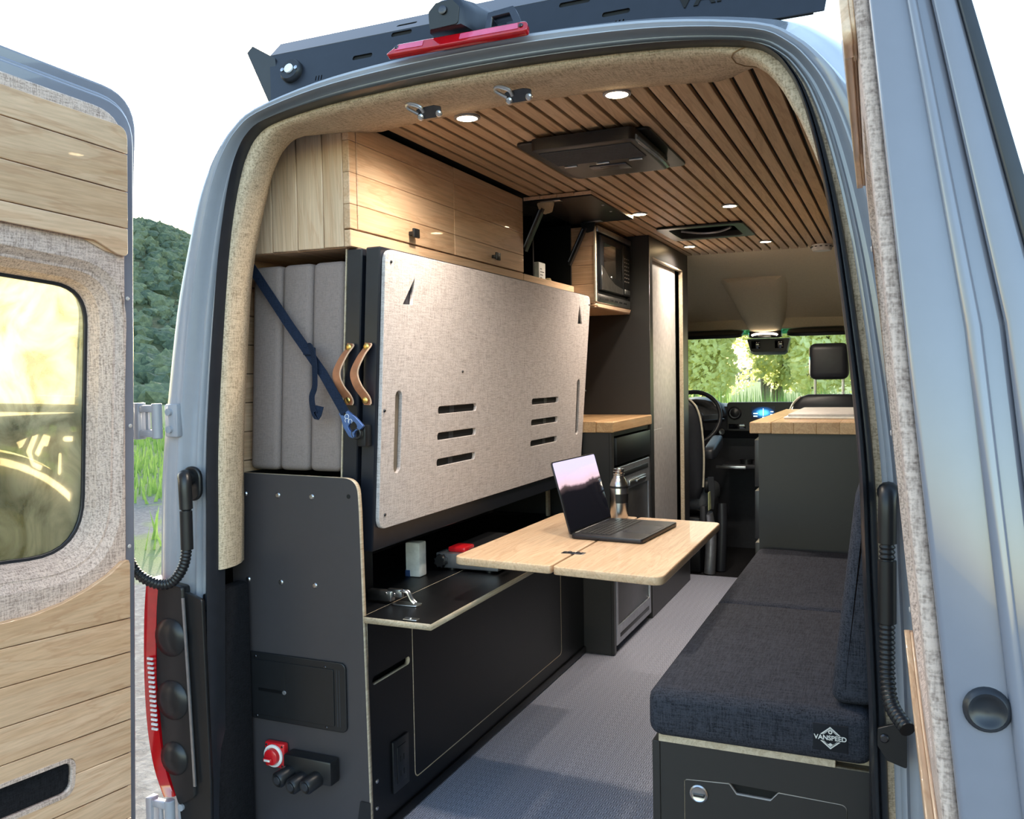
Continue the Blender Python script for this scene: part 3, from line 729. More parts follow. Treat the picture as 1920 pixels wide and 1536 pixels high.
mk('box', bm_box(-.60, -.545, 1.628, 1.70, 1.561, 1.665, .004), WHITE, t)
for k in range(4): mk('print_line', bm_box(-.5449, -.5443, 1.64, 1.645 + .012 * (k % 3 + 1), 1.60 + k * .012, 1.603 + k * .012), DASH, t)
t = thing('snack_bag', (-.54, 1.73, 1.5605), 'clear bag of snacks beside the white carton', 'bag')
bm = bmesh.new(); blob(bm, (-.552, 1.735, 1.588), .024, .85, 2, .1); mk('bag', bm, plain('snack_bag_film', (170, 150, 110), .25, var=.3), t)

# ------------------------------------------------------------------ microwave in its maple box
t = thing('microwave_box', (-.62, 2.2, 1.505), 'maple box shelf holding the microwave under the ceiling', 'shelf')
for z0, z1 in ((1.512, 1.594), (1.595, 1.676), (1.677, 1.758), (1.759, 1.84)):
    mk('side_plank', bm_box(-.73, -.412, 1.930, 1.944, z0, z1, .0012, 1), MAPLE_X, t)
mk('front_edge', bm_box(-.4115, -.404, 1.929, 1.9445, 1.520, 1.84, .0006, 1), PLY, t)
bp = plate([(1.945, 1.512), (1.958, 1.498), (2.455, 1.498), (2.475, 1.515)], [], .328, YZ(-.733)); mk('bottom_board', bp, MAPLE_Y, t)
mk('floor_plank', bm_box(-.73, -.60, 1.945, 2.47, 1.494, 1.4975, .001, 1), MAPLE_Y, t)
mk('floor_plank', bm_box(-.595, -.41, 1.945, 2.47, 1.494, 1.4975, .001, 1), MAPLE_Y, t)
mk('back_panel', bm_box(-.745, -.734, 1.93, 2.475, 1.5, 1.84), BLACK_VOID, t)
t = thing('microwave', (-.58, 2.2, 1.5155), 'stainless and black built-in microwave near the ceiling', 'microwave')
mk('body', bm_box(-.725, -.425, 1.965, 2.465, 1.565, 1.835), PLASTIC, t)
mk('surround', plate(rrect(1.950, 1.520, 2.472, 1.842, .004), [rrect(2.0, 1.567, 2.465, 1.822, .004)], .012, YZ(-.428)), PLASTIC, t)
mk('door', bm_box(-.425, -.402, 2.005, 2.335, 1.575, 1.815, .004), PLASTIC, t)
mk('window', bm_box(-.4019, -.4008, 2.04, 2.30, 1.64, 1.785, .0004, 1), SCREEN, t)
mk('door_trim', plate(smooth_path([(2.01, 1.578, 0), (2.33, 1.578, 0)], 2) and [(2.008, 1.578), (2.334, 1.578), (2.334, 1.602), (2.28, 1.606), (2.2, 1.614), (2.11, 1.640), (2.05, 1.668), (2.008, 1.682)], [], .002, YZ(-.4018)), METAL, t)
mk('badge', lathe([(.008, 0), (.007, .002), (.001, .002)], (-.4, 2.15, 1.640), (1, 0, 0), 16), METAL, t)
mk('control_panel', bm_box(-.425, -.402, 2.342, 2.462, 1.575, 1.815, .003), PLASTIC, t)
mk('top_trim', bm_box(-.43, -.400, 1.955, 2.47, 1.822, 1.848, .002), METAL, t)
mk('open_button', bm_box(-.402, -.399, 2.36, 2.445, 1.582, 1.604, .001), METAL, t)
for r_ in range(7):
    for c_ in range(3): mk('key', bm_box(-.402, -.4012, 2.362 + c_ * .03, 2.376 + c_ * .03, 1.64 + r_ * .018, 1.645 + r_ * .018), OFFWHITE, t)
g = mk('vent_strip', bm_box(-.425, -.406, 1.96, 2.468, 1.518, 1.556, .002), METAL, t)
for k in range(6): mk('vent_slot', bm_box(-.4062, -.4052, 1.995 + k * .072, 2.045 + k * .072, 1.534, 1.542), BLACK_VOID, g)

# ------------------------------------------------------------------ bed folded up against the wall
def leanx(z): return (z - .80) * .056                      # the stowed bed leans outwards at the top
def leanbox(x0, x1, y0, y1, z0, z1, bev=0.0, seg=2):
    bm = bm_box(x0, x1, y0, y1, z0, z1, bev, seg)
    for v_ in bm.verts: v_.co.x += leanx(v_.co.z)
    return bm
LEAN = Matrix.Identity(4); LEAN[0][2] = .056; LEAN[0][3] = -.80 * .056
t = thing('folding_bed', (-.52, 1.06, .745), 'black folding bed platform with a tan fabric board, stowed upright', 'bed')
mk('rear_leaf', leanbox(-.566, -.520, .236, 1.85, .90, 1.541, .003, 1), POWDER, t)
mk('rear_leaf_ply_edge', leanbox(-.5695, -.566, .2352, 1.85, .90, 1.541), PLY, t)
mk('front_leaf', leanbox(-.509, -.466, .236, 1.85, .752, 1.542, .003, 1), POWDER, t)
mk('lower_rail', leanbox(-.62, -.51, .26, 1.85, .748, .80, .003, 1), POWDER, t)
o_ = rpoly([(.245, .808), (1.840, .808), (1.885, 1.536), (.245, 1.536)], .035, 6)
hl = [rpoly([(.397, 1.475), (.388, 1.402), (.338, 1.400)], 0), rpoly([(1.748, 1.492), (1.793, 1.416), (1.734, 1.414)], 0),
      rrect(.312, .950, .346, 1.170, .0165, 6), rrect(1.756, .955, 1.790, 1.185, .0165, 6)]
for zc in (1.108, 1.031, .954):
    hl.append(rrect(.552, zc - .011, .806, zc + .011, .009)); hl.append(rrect(1.268, zc - .011, 1.54, zc + .011, .009))
mk('fabric_board', xf(plate(o_, hl, .011, YZ(-.4655), .0015), LEAN), BOARD, t)
mk('slot_backing', leanbox(-.4659, -.4656, .5, 1.6, .92, 1.13), BLACK_VOID, t)
for y in (.64, 1.41): mk('slot_rail', leanbox(-.4657, -.4645, y, y + .03, .93, 1.125), DASH, t)
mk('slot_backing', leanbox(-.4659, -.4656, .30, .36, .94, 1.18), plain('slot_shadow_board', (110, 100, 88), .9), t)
for y, z in ((.272, 1.505), (.273, .845), (.258, 1.12), (1.868, 1.500), (.70, 1.22), (1.862, 1.135), (1.86, .85)):
    bolt((-.4655 + .011 + leanx(z), y, z), (1, 0, 0), t, .0045, .003, DMETAL, 'screw')
mk('anchor_tab', join(bm_box(-.488, -.462, .205, .236, 1.030, 1.085, .003), lathe([(.009, 0), (.009, .004), (.004, .006), (.001, .006)], (-.475, .228, 1.047), (0, -1, 0), 14)), PLASTIC, t)
mk('anchor_bolt', lathe([(.007, 0), (.006, .004), (.001, .005)], (-.475, .222, 1.047), (0, -1, 0), 12), METAL, t)
def leather(x, name_lab):
    h = thing('leather_handle', (x - .012, .225, 1.15), name_lab, 'handle', 'leather pull handles on the bed frame')
    P = smooth_path([(x, .230, 1.296), (x - .002, .228, 1.285), (x - .012, .214, 1.262), (x - .024, .203, 1.230), (x - .026, .202, 1.208), (x - .018, .207, 1.182), (x - .010, .222, 1.160), (x - .008, .230, 1.146), (x - .008, .231, 1.136)], 4)
    rings = []
    for i, p in enumerate(P):
        tt = (P[min(i + 1, len(P) - 1)] - P[max(i - 1, 0)]).normalized(); side = V((.94, -.2, .25)); side = (side - tt * side.dot(tt)).normalized(); nn = tt.cross(side)
        w = .0125 * (1 if 1 < i < len(P) - 2 else .8)
        rings.append([p + side * w + nn * .002, p - side * w + nn * .002, p - side * w - nn * .002, p + side * w - nn * .002])
    s = mk('strap', rings_bm(rings), LEATHER, h, smooth=50)
    mk('strap_edge', tube([r_[0].lerp(r_[3], .5) + (r_[0] - r_[1]).normalized() * .0004 for r_ in rings], .0021, 6), LEATHER_EDGE, h)
    for px_, pz, py_ in ((x, 1.286, .2225), (x - .008, 1.148, .2235)):
        mk('brass_stud', lathe([(.0085, 0), (.0085, .003), (.006, .0045), (.001, .0045)], (px_, py_, pz), (0, -1, 0), 18), BRASS, h)
leather(-.517, 'tan leather pull handle on the rear leaf edge, the left one')
leather(-.463, 'tan leather pull handle on the front leaf edge, the right one')

# mattress cushions standing behind the bed
def cushion(x0, x1, label):
    bm = pillow(x0, x1, .245, 1.84, .956, 1.515, .017, 0, 4)
    for v_ in bm.verts:
        v_.co.x += leanx(v_.co.z) * .95
        k = (v_.co.z - 1.235) / .28; v_.co.x += .004 * math.sin(v_.co.z * 9 + x0 * 40) * (1 - abs(k))
    t = thing('mattress_cushion', ((x0 + x1) / 2, 1.04, .956), label, 'cushion', 'mattress cushions stowed behind the bed')
    mk('cover', bm, CUSHION, t, smooth=60)
cushion(-.880, -.783, 'grey mattress cushion leaning against the wall, the leftmost of three')
cushion(-.780, -.683, 'grey mattress cushion in the middle of the three')
cushion(-.680, -.580, 'grey mattress cushion nearest the bed frame, rightmost of three')

# tie-down strap with carabiner
t = thing('tie_down_strap', (-.64, .21, 1.05), 'navy webbing strap crossing the cushions to a blue carabiner', 'strap')
mk('webbing', tube([(-.828, .222, 1.515), (-.70, .214, 1.352), (-.58, .196, 1.218), (-.512, .190, 1.118)], 0, flat=(.0012, .0135), up=(0, -1, 0)), WEBBING, t)
mk('loose_end', tube(smooth_path([(-.628, .200, 1.288), (-.614, .192, 1.285), (-.604, .19, 1.26), (-.603, .19, 1.19), (-.612, .188, 1.16), (-.606, .184, 1.128), (-.592, .18, 1.11), (-.585, .184, 1.135)], 4), 0, flat=(.001, .012), up=(0, -1, 0)), WEBBING, t)
mk('keeper', bm_box(-.644, -.612, .196, .212, 1.268, 1.288, .003), WEBBING, t)
CF = frame((-.500, .195, 1.095), (.62, 0, -.78), (.78, 0, .62))
mk('carabiner', plate(rpoly([(-.036, -.012), (-.02, -.015), (.0, -.024), (.03, -.026), (.044, -.016), (.034, -.010), (.03, .0), (.036, .012), (.036, .026), (.004, .022), (-.02, .015), (-.036, .012)], .004), [rrect(.006, -.013, .027, .012, .008), rrect(-.031, -.006, -.021, .006, .004)], .009, CF @ Matrix.Translation((0, 0, -.004)), .001), BLUE, t)
mk('engraving', join(*[tube([CF @ V((-.014 + .006 * math.cos(a_) + k * .008, .003 * (-1) ** k + .006 * math.sin(a_), .0056)) for a_ in [q * .7 for q in range(8)]], .0008, 5) for k in range(3)]), CLEARL, t)
mk('gate_ring', tube([CF @ V((.036 + .013 * math.cos(a_), -.004 + .013 * math.sin(a_), .002)) for a_ in [q * math.pi / 6 for q in range(13)]], .0035, 8), PLASTIC, t)

# ------------------------------------------------------------------ left bench box below the bed
t = thing('storage_bench', (-.66, 1.0, 0), 'long black storage bench box along the left wall with a flip shelf', 'storage bench')
op = [(-.875, .004), (-.470, .004), (-.452, .03), (-.4525, .17), (-.464, .87), (-.468, .951), (-.875, .957)]
mk('end_panel', plate(rpoly(op, [0, .004, .004, 0, 0, .07, 0], 7), [], .016, XZ(.186)), (ENDPANEL, PLY), t, axis=(0, 1, 0))
slotp = rrect(.205, .410, .395, .432, .0105)
fp = mk('front_panel', plate([(.187, .004), (1.865, .004), (1.865, .583), (.187, .583)], [slotp, rrect(.409, .078, 1.590, .575, .02)], .014, YZ(-.472)), (BLACK, PLY), t, axis=(1, 0, 0))
mk('access_door', plate(rrect(.4115, .0805, 1.5875, .5725, .018), [], .014, YZ(-.472)), (BLACK, PLY), t, axis=(1, 0, 0))
mk('door_groove_edge', plate(rrect(.4112, .0802, 1.5878, .5728, .018), [rrect(.4124, .0814, 1.5866, .5716, .018)], .0146, YZ(-.4722)), PLY, t)
mk('toe_rail', bm_box(-.4575, -.450, .20, 1.865, .004, .030, .002), BLACK, t)
mk('interior_dark', bm_box(-.86, -.52, .2, 1.85, .01, .56), BLACK_VOID, t)
mk('bench_top', plate([(-.88, .187), (-.4625, .187), (-.4625, 1.865), (-.88, 1.865)], [], .015, XY(.584)), (BLACK, PLY), t, axis=(0, 0, 1))
mk('flip_shelf', plate([(-.4612, .172), (-.264, .172), (-.264, 1.45), (-.4612, 1.45)], [], .016, XY(.583)), (BLACK, PLY), t, axis=(0, 0, 1))
mk('seam_edge', bm_box(-.4623, -.4613, .19, .33, .598, .5994), PLY, t)
mk('back_upright', bm_box(-.88, -.868, .19, 1.86, .60, .95), BLACK_VOID, t)
mk('inner_upright', bm_box(-.60, -.588, .187, .42, .60, .745), BLACK, t)
mk('ply_gusset', bm_box(-.60, -.588, 1.80, 1.822, .60, .74), PLY, t)
for z, xs_ in ((.900, (-.824, -.715, -.607)), (.668, (-.822, -.713, -.604))):
    for x in xs_: bolt((x, .170, z), (0, -1, 0), t, .0075, .004, METAL)
mk('bolt_hole', lathe([(.006, 0), (.005, .001), (.001, .001)], (-.494, .170, .905), (0, -1, 0), 12), BLACK_VOID, t)
for y, z in ((.212, .085), (.215, .155)): bolt((-.458, y, z), (1, 0, 0), t, .006, .003, METAL)
mk('corner_bracket', plate(rpoly([(-.500, .004), (-.449, .004), (-.449, .12), (-.478, .12)], .003), [], .003, XZ(.1695)), PLASTIC, t)
# hatch on the end panel
h = mk('access_hatch', plate(rrect(-.845, .292, -.512, .474, .016), [], .007, XZ(.170), .002), PLASTIC, t)
mk('hatch_door', plate(rrect(-.832, .306, -.548, .455, .004), [], .003, XZ(.1632), .0008), PLASTIC, h)
mk('hatch_seam', bm_box(-.703, -.7015, .1596, .1602, .308, .453), BLACK_VOID, h)
mk('hatch_rib', bm_box(-.540, -.538, .1625, .1633, .306, .455), DASH, h)
mk('hatch_rib', bm_box(-.532, -.530, .1625, .1633, .306, .455), DASH, h)
mk('finger_pull', lathe([(.006, 0), (.005, .002), (.001, .002)], (-.705, .1603, .375), (0, -1, 0), 14), SILVER, h)
mk('raised_word_bar', bm_box(-.79, -.715, .1592, .1602, .371, .379), BLACK, h)
for x, z in ((-.80, .462), (-.575, .458), (-.80, .300), (-.575, .299)): bolt((x, .1632, z), (0, -1, 0), h, .004, .002, DMETAL, 'screw')
# outlet on the bench front
t = thing('wall_outlet', (-.456, .33, .085), 'black power outlet on the front of the left bench box', 'outlet')
mk('cover_plate', bm_box(-.4578, -.4515, .288, .370, .088, .228, .002), PLASTIC, t)
mk('socket_face', bm_box(-.4516, -.4495, .306, .352, .108, .208, .0015), PLASTIC, t)
for z in (.125, .165):
    for y in (.318, .336): mk('socket_slot', bm_box(-.4497, -.4490, y, y + .004, z, z + .016), BLACK_VOID, t)
# battery switch and gland block
t = thing('battery_switch', (-.735, .15, .17), 'red rotary battery switch on the black end panel', 'switch')
mk('base', bm_box(-.768, -.702, .150, .1695, .172, .240, .006), RED, t)
mk('dial_ring', lathe([(.030, 0), (.030, .004), (.024, .006), (.023, .004)], (-.737, .150, .205), (0, -1, 0), 28), WHITE, t)
mk('knob', join(lathe([(.0225, 0), (.021, .014), (.018, .016), (.001, .016)], (-.737, .150, .205), (0, -1, 0), 24), bm_box(-.757, -.728, .128, .140, .193, .205, .004)), RED, t)
mk('pointer', bm_box(-.752, -.733, .1265, .1285, .196, .202, .0008), WHITE, t)
for x, z in ((-.760, .232), (-.710, .232), (-.710, .180)): bolt((x, .150, z), (0, -1, 0), t, .003, .002, DMETAL, 'screw')
t = thing('cable_inlet', (-.62, .13, .155), 'black cable inlet block with three caps beside the red switch', 'inlet')
mk('block', bm_box(-.690, -.540, .128, .1695, .162, .226, .006), PLASTIC, t)
for x, z in ((-.672, .178), (-.630, .168), (-.585, .176)):
    c = mk('cap', lathe([(.021, -.01), (.021, .034), (.017, .040), (.012, .038), (.001, .038)], (x, .126, z), (-.18, -1, -.12), 22), PLASTIC, t)
    mk('cap_face', lathe([(.011, .0385), (.010, .041), (.001, .041)], (x, .126, z), (-.18, -1, -.12), 14), DASH, c)
# toggle latch on the shelf
t = thing('toggle_hinge', (-.44, .31, .60), 'steel toggle hinge lying on the black flip shelf', 'hinge')
mk('arm', join(bm_box(-.53, -.455, .300, .322, .606, .634, .003), bm_box(-.47, -.425, .304, .318, .618, .640, .003)), METAL, t)
mk('link', join(tube(smooth_path([(-.43, .306, .636), (-.41, .306, .634), (-.398, .306, .615), (-.388, .306, .606)], 4), .003, 7), tube(smooth_path([(-.43, .317, .636), (-.41, .317, .634), (-.398, .317, .615), (-.388, .317, .606)], 4), .003, 7)), METAL, t)
mk('foot_plate', plate(rpoly([(-.450, .292), (-.375, .296), (-.375, .330), (-.45, .33)], .008), [], .004, XY(.5992)), METAL, t)
for x in (-.47, -.445): bolt((x, .3, .628), (0, -1, 0), t, .004, .003, METAL, 'rivet')
t = thing('catch_plate', (-.327, .187, .599), 'small steel catch plate at the shelf corner', 'plate')
mk('plate', plate(rrect(-.348, .178, -.308, .196, .003), [], .004, XY(.5992)), METAL, t); bolt((-.33, .187, .6032), (0, 0, 1), t, .004, .002, METAL, 'screw')
# white box and camp stove behind
t = thing('white_adapter_box', (-.563, .62, .60), 'small white box standing on the black bench top', 'box')
mk('case', bm_box(-.588, -.538, .600, .644, .5995, .705, .005), WHITE, t)
mk('blue_corner', bm_box(-.5885, -.572, .5992, .602, .600, .620, .001), BLUE, t)
t = thing('camp_stove', (-.44, .9, .60), 'grey camp stove with a star knob under the table', 'stove')
mk('case', bm_box(-.545, -.33, .715, 1.08, .607, .655, .005), SILVER, t)
mk('top_tray', bm_box(-.53, -.345, .76, 1.06, .655, .662, .003), PLASTIC, t)
mk('red_cap', bm_box(-.51, -.45, .73, .80, .655, .672, .006), RED, t)
st = []
for k in range(16): a_ = math.pi * k / 8; r_ = .022 if k % 2 else .017; st.append((-.522 + r_ * math.cos(a_), .631 + r_ * math.sin(a_)))
mk('star_knob', plate(st, [], .02, XZ(.7145), .002), PLASTIC, t)
for x in (-.50, -.37):
    for y in (.74, 1.05): mk('foot', cyl((x, y, .5992), (0, 0, 1), .012, .008, 12), PLASTIC, t)

# ------------------------------------------------------------------ table with laptop and bottle
t = thing('folding_table', (-.02, .77, .0), 'pale bamboo two-leaf table over the aisle', 'table')
TZ = .697
mk('left_leaf', plate(rpoly([(-.318, .398), (-.026, .374), (-.022, 1.186), (-.306, 1.200)], [.03, .014, .014, .03]), [], .022, XY(TZ), .003), BAMBOO, t)
mk('right_leaf', plate(rpoly([(-.019, .370), (.272, .338), (.262, 1.155), (-.015, 1.184)], [.014, .03, .03, .014]), [], .022, XY(TZ), .003), BAMBOO, t)
hg = mk('leaf_hinge', bm_box(-.056, .008, .530, .556, TZ + .0215, TZ + .0232, .001), DMETAL, t)
for k in range(5): mk('hinge_knuckle', bm_box(-.052 + k * .012, -.045 + k * .012, .534 + (k % 2) * .008, .546 + (k % 2) * .008, TZ + .023, TZ + .0255, .001), PLASTIC, hg)
mk('swing_arm', bm_box(-.315, .08, 1.115, 1.165, TZ - .024, TZ - .001, .004), PLASTIC, t)
mk('post', join(cyl((-.297, 1.14, .600), (0, 0, 1), .016, TZ - .602, 20), cyl((-.297, 1.14, .5992), (0, 0, 1), .045, .008, 24)), DMETAL, t)

L0 = V((-.101, .736, TZ + .0222)); e1 = (V((-.075, 1.066, 0)) - V((-.101, .736, 0))).normalized(); e2 = V((e1.y, -e1.x, 0))
BFm = frame(L0, e1, e2 * -1) ; BFm = frame(L0, e2, e1)
t = thing('laptop', L0 + e1 * .165 + e2 * .11, 'open dark grey laptop on the bamboo table', 'laptop')
mk('base', plate(rrect(0, 0, .222, .325, .010), [], .0125, BFm @ Matrix.Translation((0, 0, .0015)), .002), LAPTOP, t)
kb = mk('keyboard_well', plate(rrect(.020, .025, .115, .300, .003), [], .0006, BFm @ Matrix.Translation((0, 0, .0140))), PLASTIC, t)
for r_ in range(6):
    for c_ in range(14):
        mk('key', xf(bm_box(.0225 + r_ * .0153, .0355 + r_ * .0153, .0275 + c_ * .0194, .0445 + c_ * .0194, .0146, .0158), BFm), PLASTIC, kb, smooth=0)
mk('trackpad', plate(rrect(.125, .095, .212, .230, .004), [], .0005, BFm @ Matrix.Translation((0, 0, .0140))), plain('trackpad_glass', (60, 60, 66), .25), t)
SF = frame(L0 + V((0, 0, .012)), e1, V((-.27, 0, .96)))         # third axis faces the keyboard side
mk('lid', plate(rrect(0, 0, .325, .222, .010), [], .005, SF @ Matrix.Translation((0, 0, -.005)), .001), LAPTOP, t)
screen_mat, nt, bb = newmat('laptop_screen_ramp'); setp(bb, (6, 6, 9), .08)
tc = nt.nodes.new('ShaderNodeTexCoord'); sp_ = nt.nodes.new('ShaderNodeSeparateXYZ'); nt.links.new(tc.outputs['Generated'], sp_.inputs[0])
nz = noise(nt, tc.outputs['Generated'], 2.2, 5, .3); mr = nt.nodes.new('ShaderNodeMath'); mr.operation = 'MULTIPLY_ADD'; mr.inputs[1].default_value = .22; nt.links.new(nz, mr.inputs[0]); nt.links.new(sp_.outputs[2], mr.inputs[2])
wc = ramp(nt, mr.outputs[0], [(.0, (10, 10, 14)), (.64, (16, 15, 20)), (.72, (70, 58, 62)), (.76, (206, 176, 186)), (1.0, (196, 188, 226))])  # emission runs from dark below to pink and lavender above
nt.links.new(wc, bb.inputs['Emission Color']); bb.inputs['Emission Strength'].default_value = .42
sc_ = mk('screen', plate(rrect(.004, .008, .321, .218, .006), [], .0008, SF), screen_mat, t)
mk('hinge_bar', tube([SF @ V((.03, -.002, 0)), SF @ V((.295, -.002, 0))], .005, 8), LAPTOP, t)

t = thing('steel_bottle', (-.072, 1.135, TZ + .022), 'open brushed steel bottle behind the laptop', 'bottle')
prof = [(.026, 0), (.030, .004), (.031, .01), (.031, .108), (.029, .118), (.022, .134), (.018, .140), (.0175, .146), (.019, .148), (.019, .151), (.0175, .153), (.019, .156), (.019, .159), (.0175, .161), (.0185, .168), (.0165, .168), (.015, .15), (.015, .1)]
BO = (-.072, 1.135, TZ + .0222)
mk('body', lathe(prof, BO, (0, 0, 1), 40), STEEL, t, smooth=30)
mk('upper_band', lathe([(.0313, .104), (.0315, .108), (.0313, .111)], BO, (0, 0, 1), 40), PLASTIC, t)
lab = bmesh.new(); R1 = []; R2 = []
for k in range(12):
    a_ = math.radians(-95 + k * 11); R1.append(lab.verts.new(V(BO) + V((.0314 * math.cos(a_), .0314 * math.sin(a_), .055)))); R2.append(lab.verts.new(V(BO) + V((.0314 * math.cos(a_), .0314 * math.sin(a_), .085))))
for k in range(11): lab.faces.new((R1[k], R1[k + 1], R2[k + 1], R2[k]))
mk('dark_label', lab, PLASTIC, t)

# ------------------------------------------------------------------ galley: kitchen cabinet, fridge, worktop, tall cabinet
t = thing('kitchen_cabinet', (-.6, 2.18, 0), 'black kitchen cabinet with one drawer below the wooden worktop', 'cabinet')
mk('end_panel', bm_box(-.88, -.335, 1.868, 1.884, .002, .9555), BLACK_M, t)
mk('end_stile', bm_box(-.3345, -.322, 1.868, 1.896, .002, .9555, .001, 1), BLACK_M, t)
mk('top_rail', bm_box(-.34, -.326, 1.897, 2.486, .938, .9555), BLACK, t)
mk('back_panel', bm_box(-.88, -.87, 1.885, 2.486, .002, .95), BLACK_VOID, t)
d = mk('drawer', bm_box(-.70, -.318, 1.925, 2.484, .812, .930, .002), BLACK, t)
t = thing('fridge', (-.6, 2.18, .0), 'dark fronted fridge with silver frame under the drawer', 'fridge')
mk('body', bm_box(-.84, -.342, 1.90, 2.48, .03, .80), PLASTIC, t)
mk('frame', plate(rrect(1.900, .035, 2.474, .800, .006), [rrect(1.925, .115, 2.452, .688, .004)], .020, YZ(-.340), .002), SILVER, t)
mk('door_panel', bm_box(-.338, -.326, 1.926, 2.451, .116, .687, .002), plain('fridge_front', (70, 68, 68), .3, .3), t)
mk('handle_recess', bm_box(-.3205, -.3185, 1.93, 2.44, .752, .775, .001), PLASTIC, t)
mk('latch', join(bm_box(-.320, -.312, 2.10, 2.38, .702, .728, .003), bm_box(-.312, -.306, 2.20, 2.36, .708, .72, .002)), METAL, t)
mk('kick_vent', bm_box(-.3205, -.3185, 1.95, 2.43, .06, .078, .001), PLASTIC, t)
t = thing('worktop', (-.6, 2.18, .957), 'butcher block worktop over the fridge and drawer', 'worktop')
for k in range(7):
    mk('stave', bm_box(-.88 + k * .082, -.88 + k * .082 + (.0815 if k < 6 else .078), 1.856, 2.487, .957, 1.004, .0012 if k < 6 else .004, 1), BUTCHER, t)
t = thing('tall_cabinet', (-.6, 2.9, 0), 'tall black cabinet with a pale sliding door beside the aisle', 'cabinet')
SP = [(-.88, .002), (-.318, .002), (-.318, 1.872), (-.66, 1.872), (-.78, 1.76), (-.86, 1.5), (-.88, 1.2)]
mk('side_panel', plate(SP, [], .016, XZ(2.506)), BLACK_M, t)
mk('front_frame', plate([(2.507, .002), (3.33, .002), (3.33, 1.872), (2.507, 1.872)], [[(2.556, .33), (3.215, .33), (3.215, 1.775), (2.556, 1.775)]], .018, YZ(-.336)), BLACK_M, t)
mk('sliding_door', bm_box(-.352, -.338, 2.545, 3.120, .28, 1.79, .001), OFFWHITE, t)
mk('door_finger_mark', bm_box(-.3379, -.3372, 2.56, 2.80, .918, .921), WHITE, t)
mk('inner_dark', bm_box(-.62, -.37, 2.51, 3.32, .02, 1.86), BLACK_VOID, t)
mk('opening_edge', bm_box(-.3365, -.3165, 3.205, 3.216, .33, 1.775), PLY, t)
mk('opening_edge', bm_box(-.3365, -.3165, 2.555, 3.215, 1.768, 1.776), PLY, t)
mk('far_side_panel', plate(SP, [], .016, XZ(3.347)), BLACK_M, t)

# ------------------------------------------------------------------ right side: counter cabinet, bench
t = thing('counter_cabinet', (.52, 2.3, 0), 'black drawer cabinet at the end of the bench', 'cabinet')
mk('end_panel', bm_box(.302, .752, 1.722, 1.738, .002, .970), BLACK_M, t)
mk('carcass', bm_box(.312, .752, 1.739, 2.85, .002, .968), BLACK_M, t)
for z0, z1 in ((.06, .33), (.335, .56), (.565, .76), (.765, .955)):
    d = mk('drawer_front', bm_box(.284, .3115, 1.742, 2.84, z0, z1 - .012, .002), BLACK_M, t)
    mk('drawer_lip', plate([(.284, z1 - .012), (.311, z1 - .012), (.300, z1 + .002)], [], 1.09, XZ(2.836)), PLY, d)
t = thing('worktop', (.52, 2.3, .971), 'butcher block counter top on the drawer cabinet', 'worktop')
for k in range(6):
    mk('stave', bm_box(.272 + k * .080, .272 + k * .080 + .0795, 1.700, 2.875, .971, 1.014, .003 if k == 0 else .001, 1), BUTCHER, t)
t = thing('cooktop', (.56, 2.3, 1.015), 'white folded cooktop lid resting on the counter top', 'cooktop')
mk('lower_slab', bm_box(.37, .745, 1.93, 2.62, 1.0145, 1.023, .003), WHITE, t)
mk('lid', bm_box(.385, .745, 1.945, 2.60, 1.0235, 1.034, .003), OFFWHITE, t)

t = thing('bench_box', (.52, .92, 0), 'black bench box with a cut-out drawer at the right', 'bench')
mk('carcass', bm_box(.3195, .750, .136, 1.715, .002, .418), BLACK_M, t)
mk('corner_post', bm_box(.302, .3185, .119, 1.715, .002, .418, .001, 1), BLACK_M, t)
dr = rpoly([(.370, .02), (.694, .02), (.694, .3455), (.563, .348), (.547, .329), (.478, .330), (.463, .350), (.370, .344)], [.004, .004, .014, .004, .004, .004, .004, .006])
mk('front_panel', plate([(.3195, .002), (.750, .002), (.750, .418), (.3195, .418)], [rpoly([(.370, .02), (.694, .02), (.694, .3455), (.563, .349), (.463, .351), (.370, .344)], [.004, .004, .014, 0, 0, .006])], .015, XZ(.1355)), (BLACK_M, PLY), t, axis=(0, 1, 0))
drawer = mk('drawer_front', plate([(V(p) - V((.532, .18))) * .992 + V((.532, .18)) for p in dr], [], .0145, XZ(.1352)), (BLACK_M, OFFWHITE), t, axis=(0, 1, 0))
mk('drawer_gap_shade', bm_box(.45, .58, .1353, .1359, .30, .36), BLACK_VOID, t)  # thin black sheet painting the shade inside the finger gap
mk('ply_strip', bm_box(.316, .672, .118, .150, .4185, .4345, .001, 1), PLY, t)
mk('bench_deck', bm_box(.316, .750, .151, 1.715, .4185, .4345), PLY, t)
lk = mk('push_lock', lathe([(.019, 0), (.019, .003), (.016, .005), (.013, .003), (.001, .003)], (.401, .1205, .318), (0, -1, 0), 26), METAL, drawer)
mk('lock_bar', bm_box(.390, .412, .1145, .1178, .312, .318, .001), DMETAL, lk) if False else mk('lock_button', bm_box(.390, .412, .1145, .1178, .312, .318, .001), DMETAL, drawer)
def seat(y0, y1, label):
    bm = pillow(.298, .742, y0, y1, .435, .541, .028)
    t = thing('seat_cushion', (.52, (y0 + y1) / 2, .435), label, 'cushion', 'bench seat cushions'); mk('cover', bm, BENCH, t, smooth=60)
    return t
s1 = seat(.093, .862, 'charcoal bench seat cushion nearest the rear, with a logo patch')
s2 = seat(.866, 1.698, 'charcoal bench seat cushion further in, against the drawer cabinet')
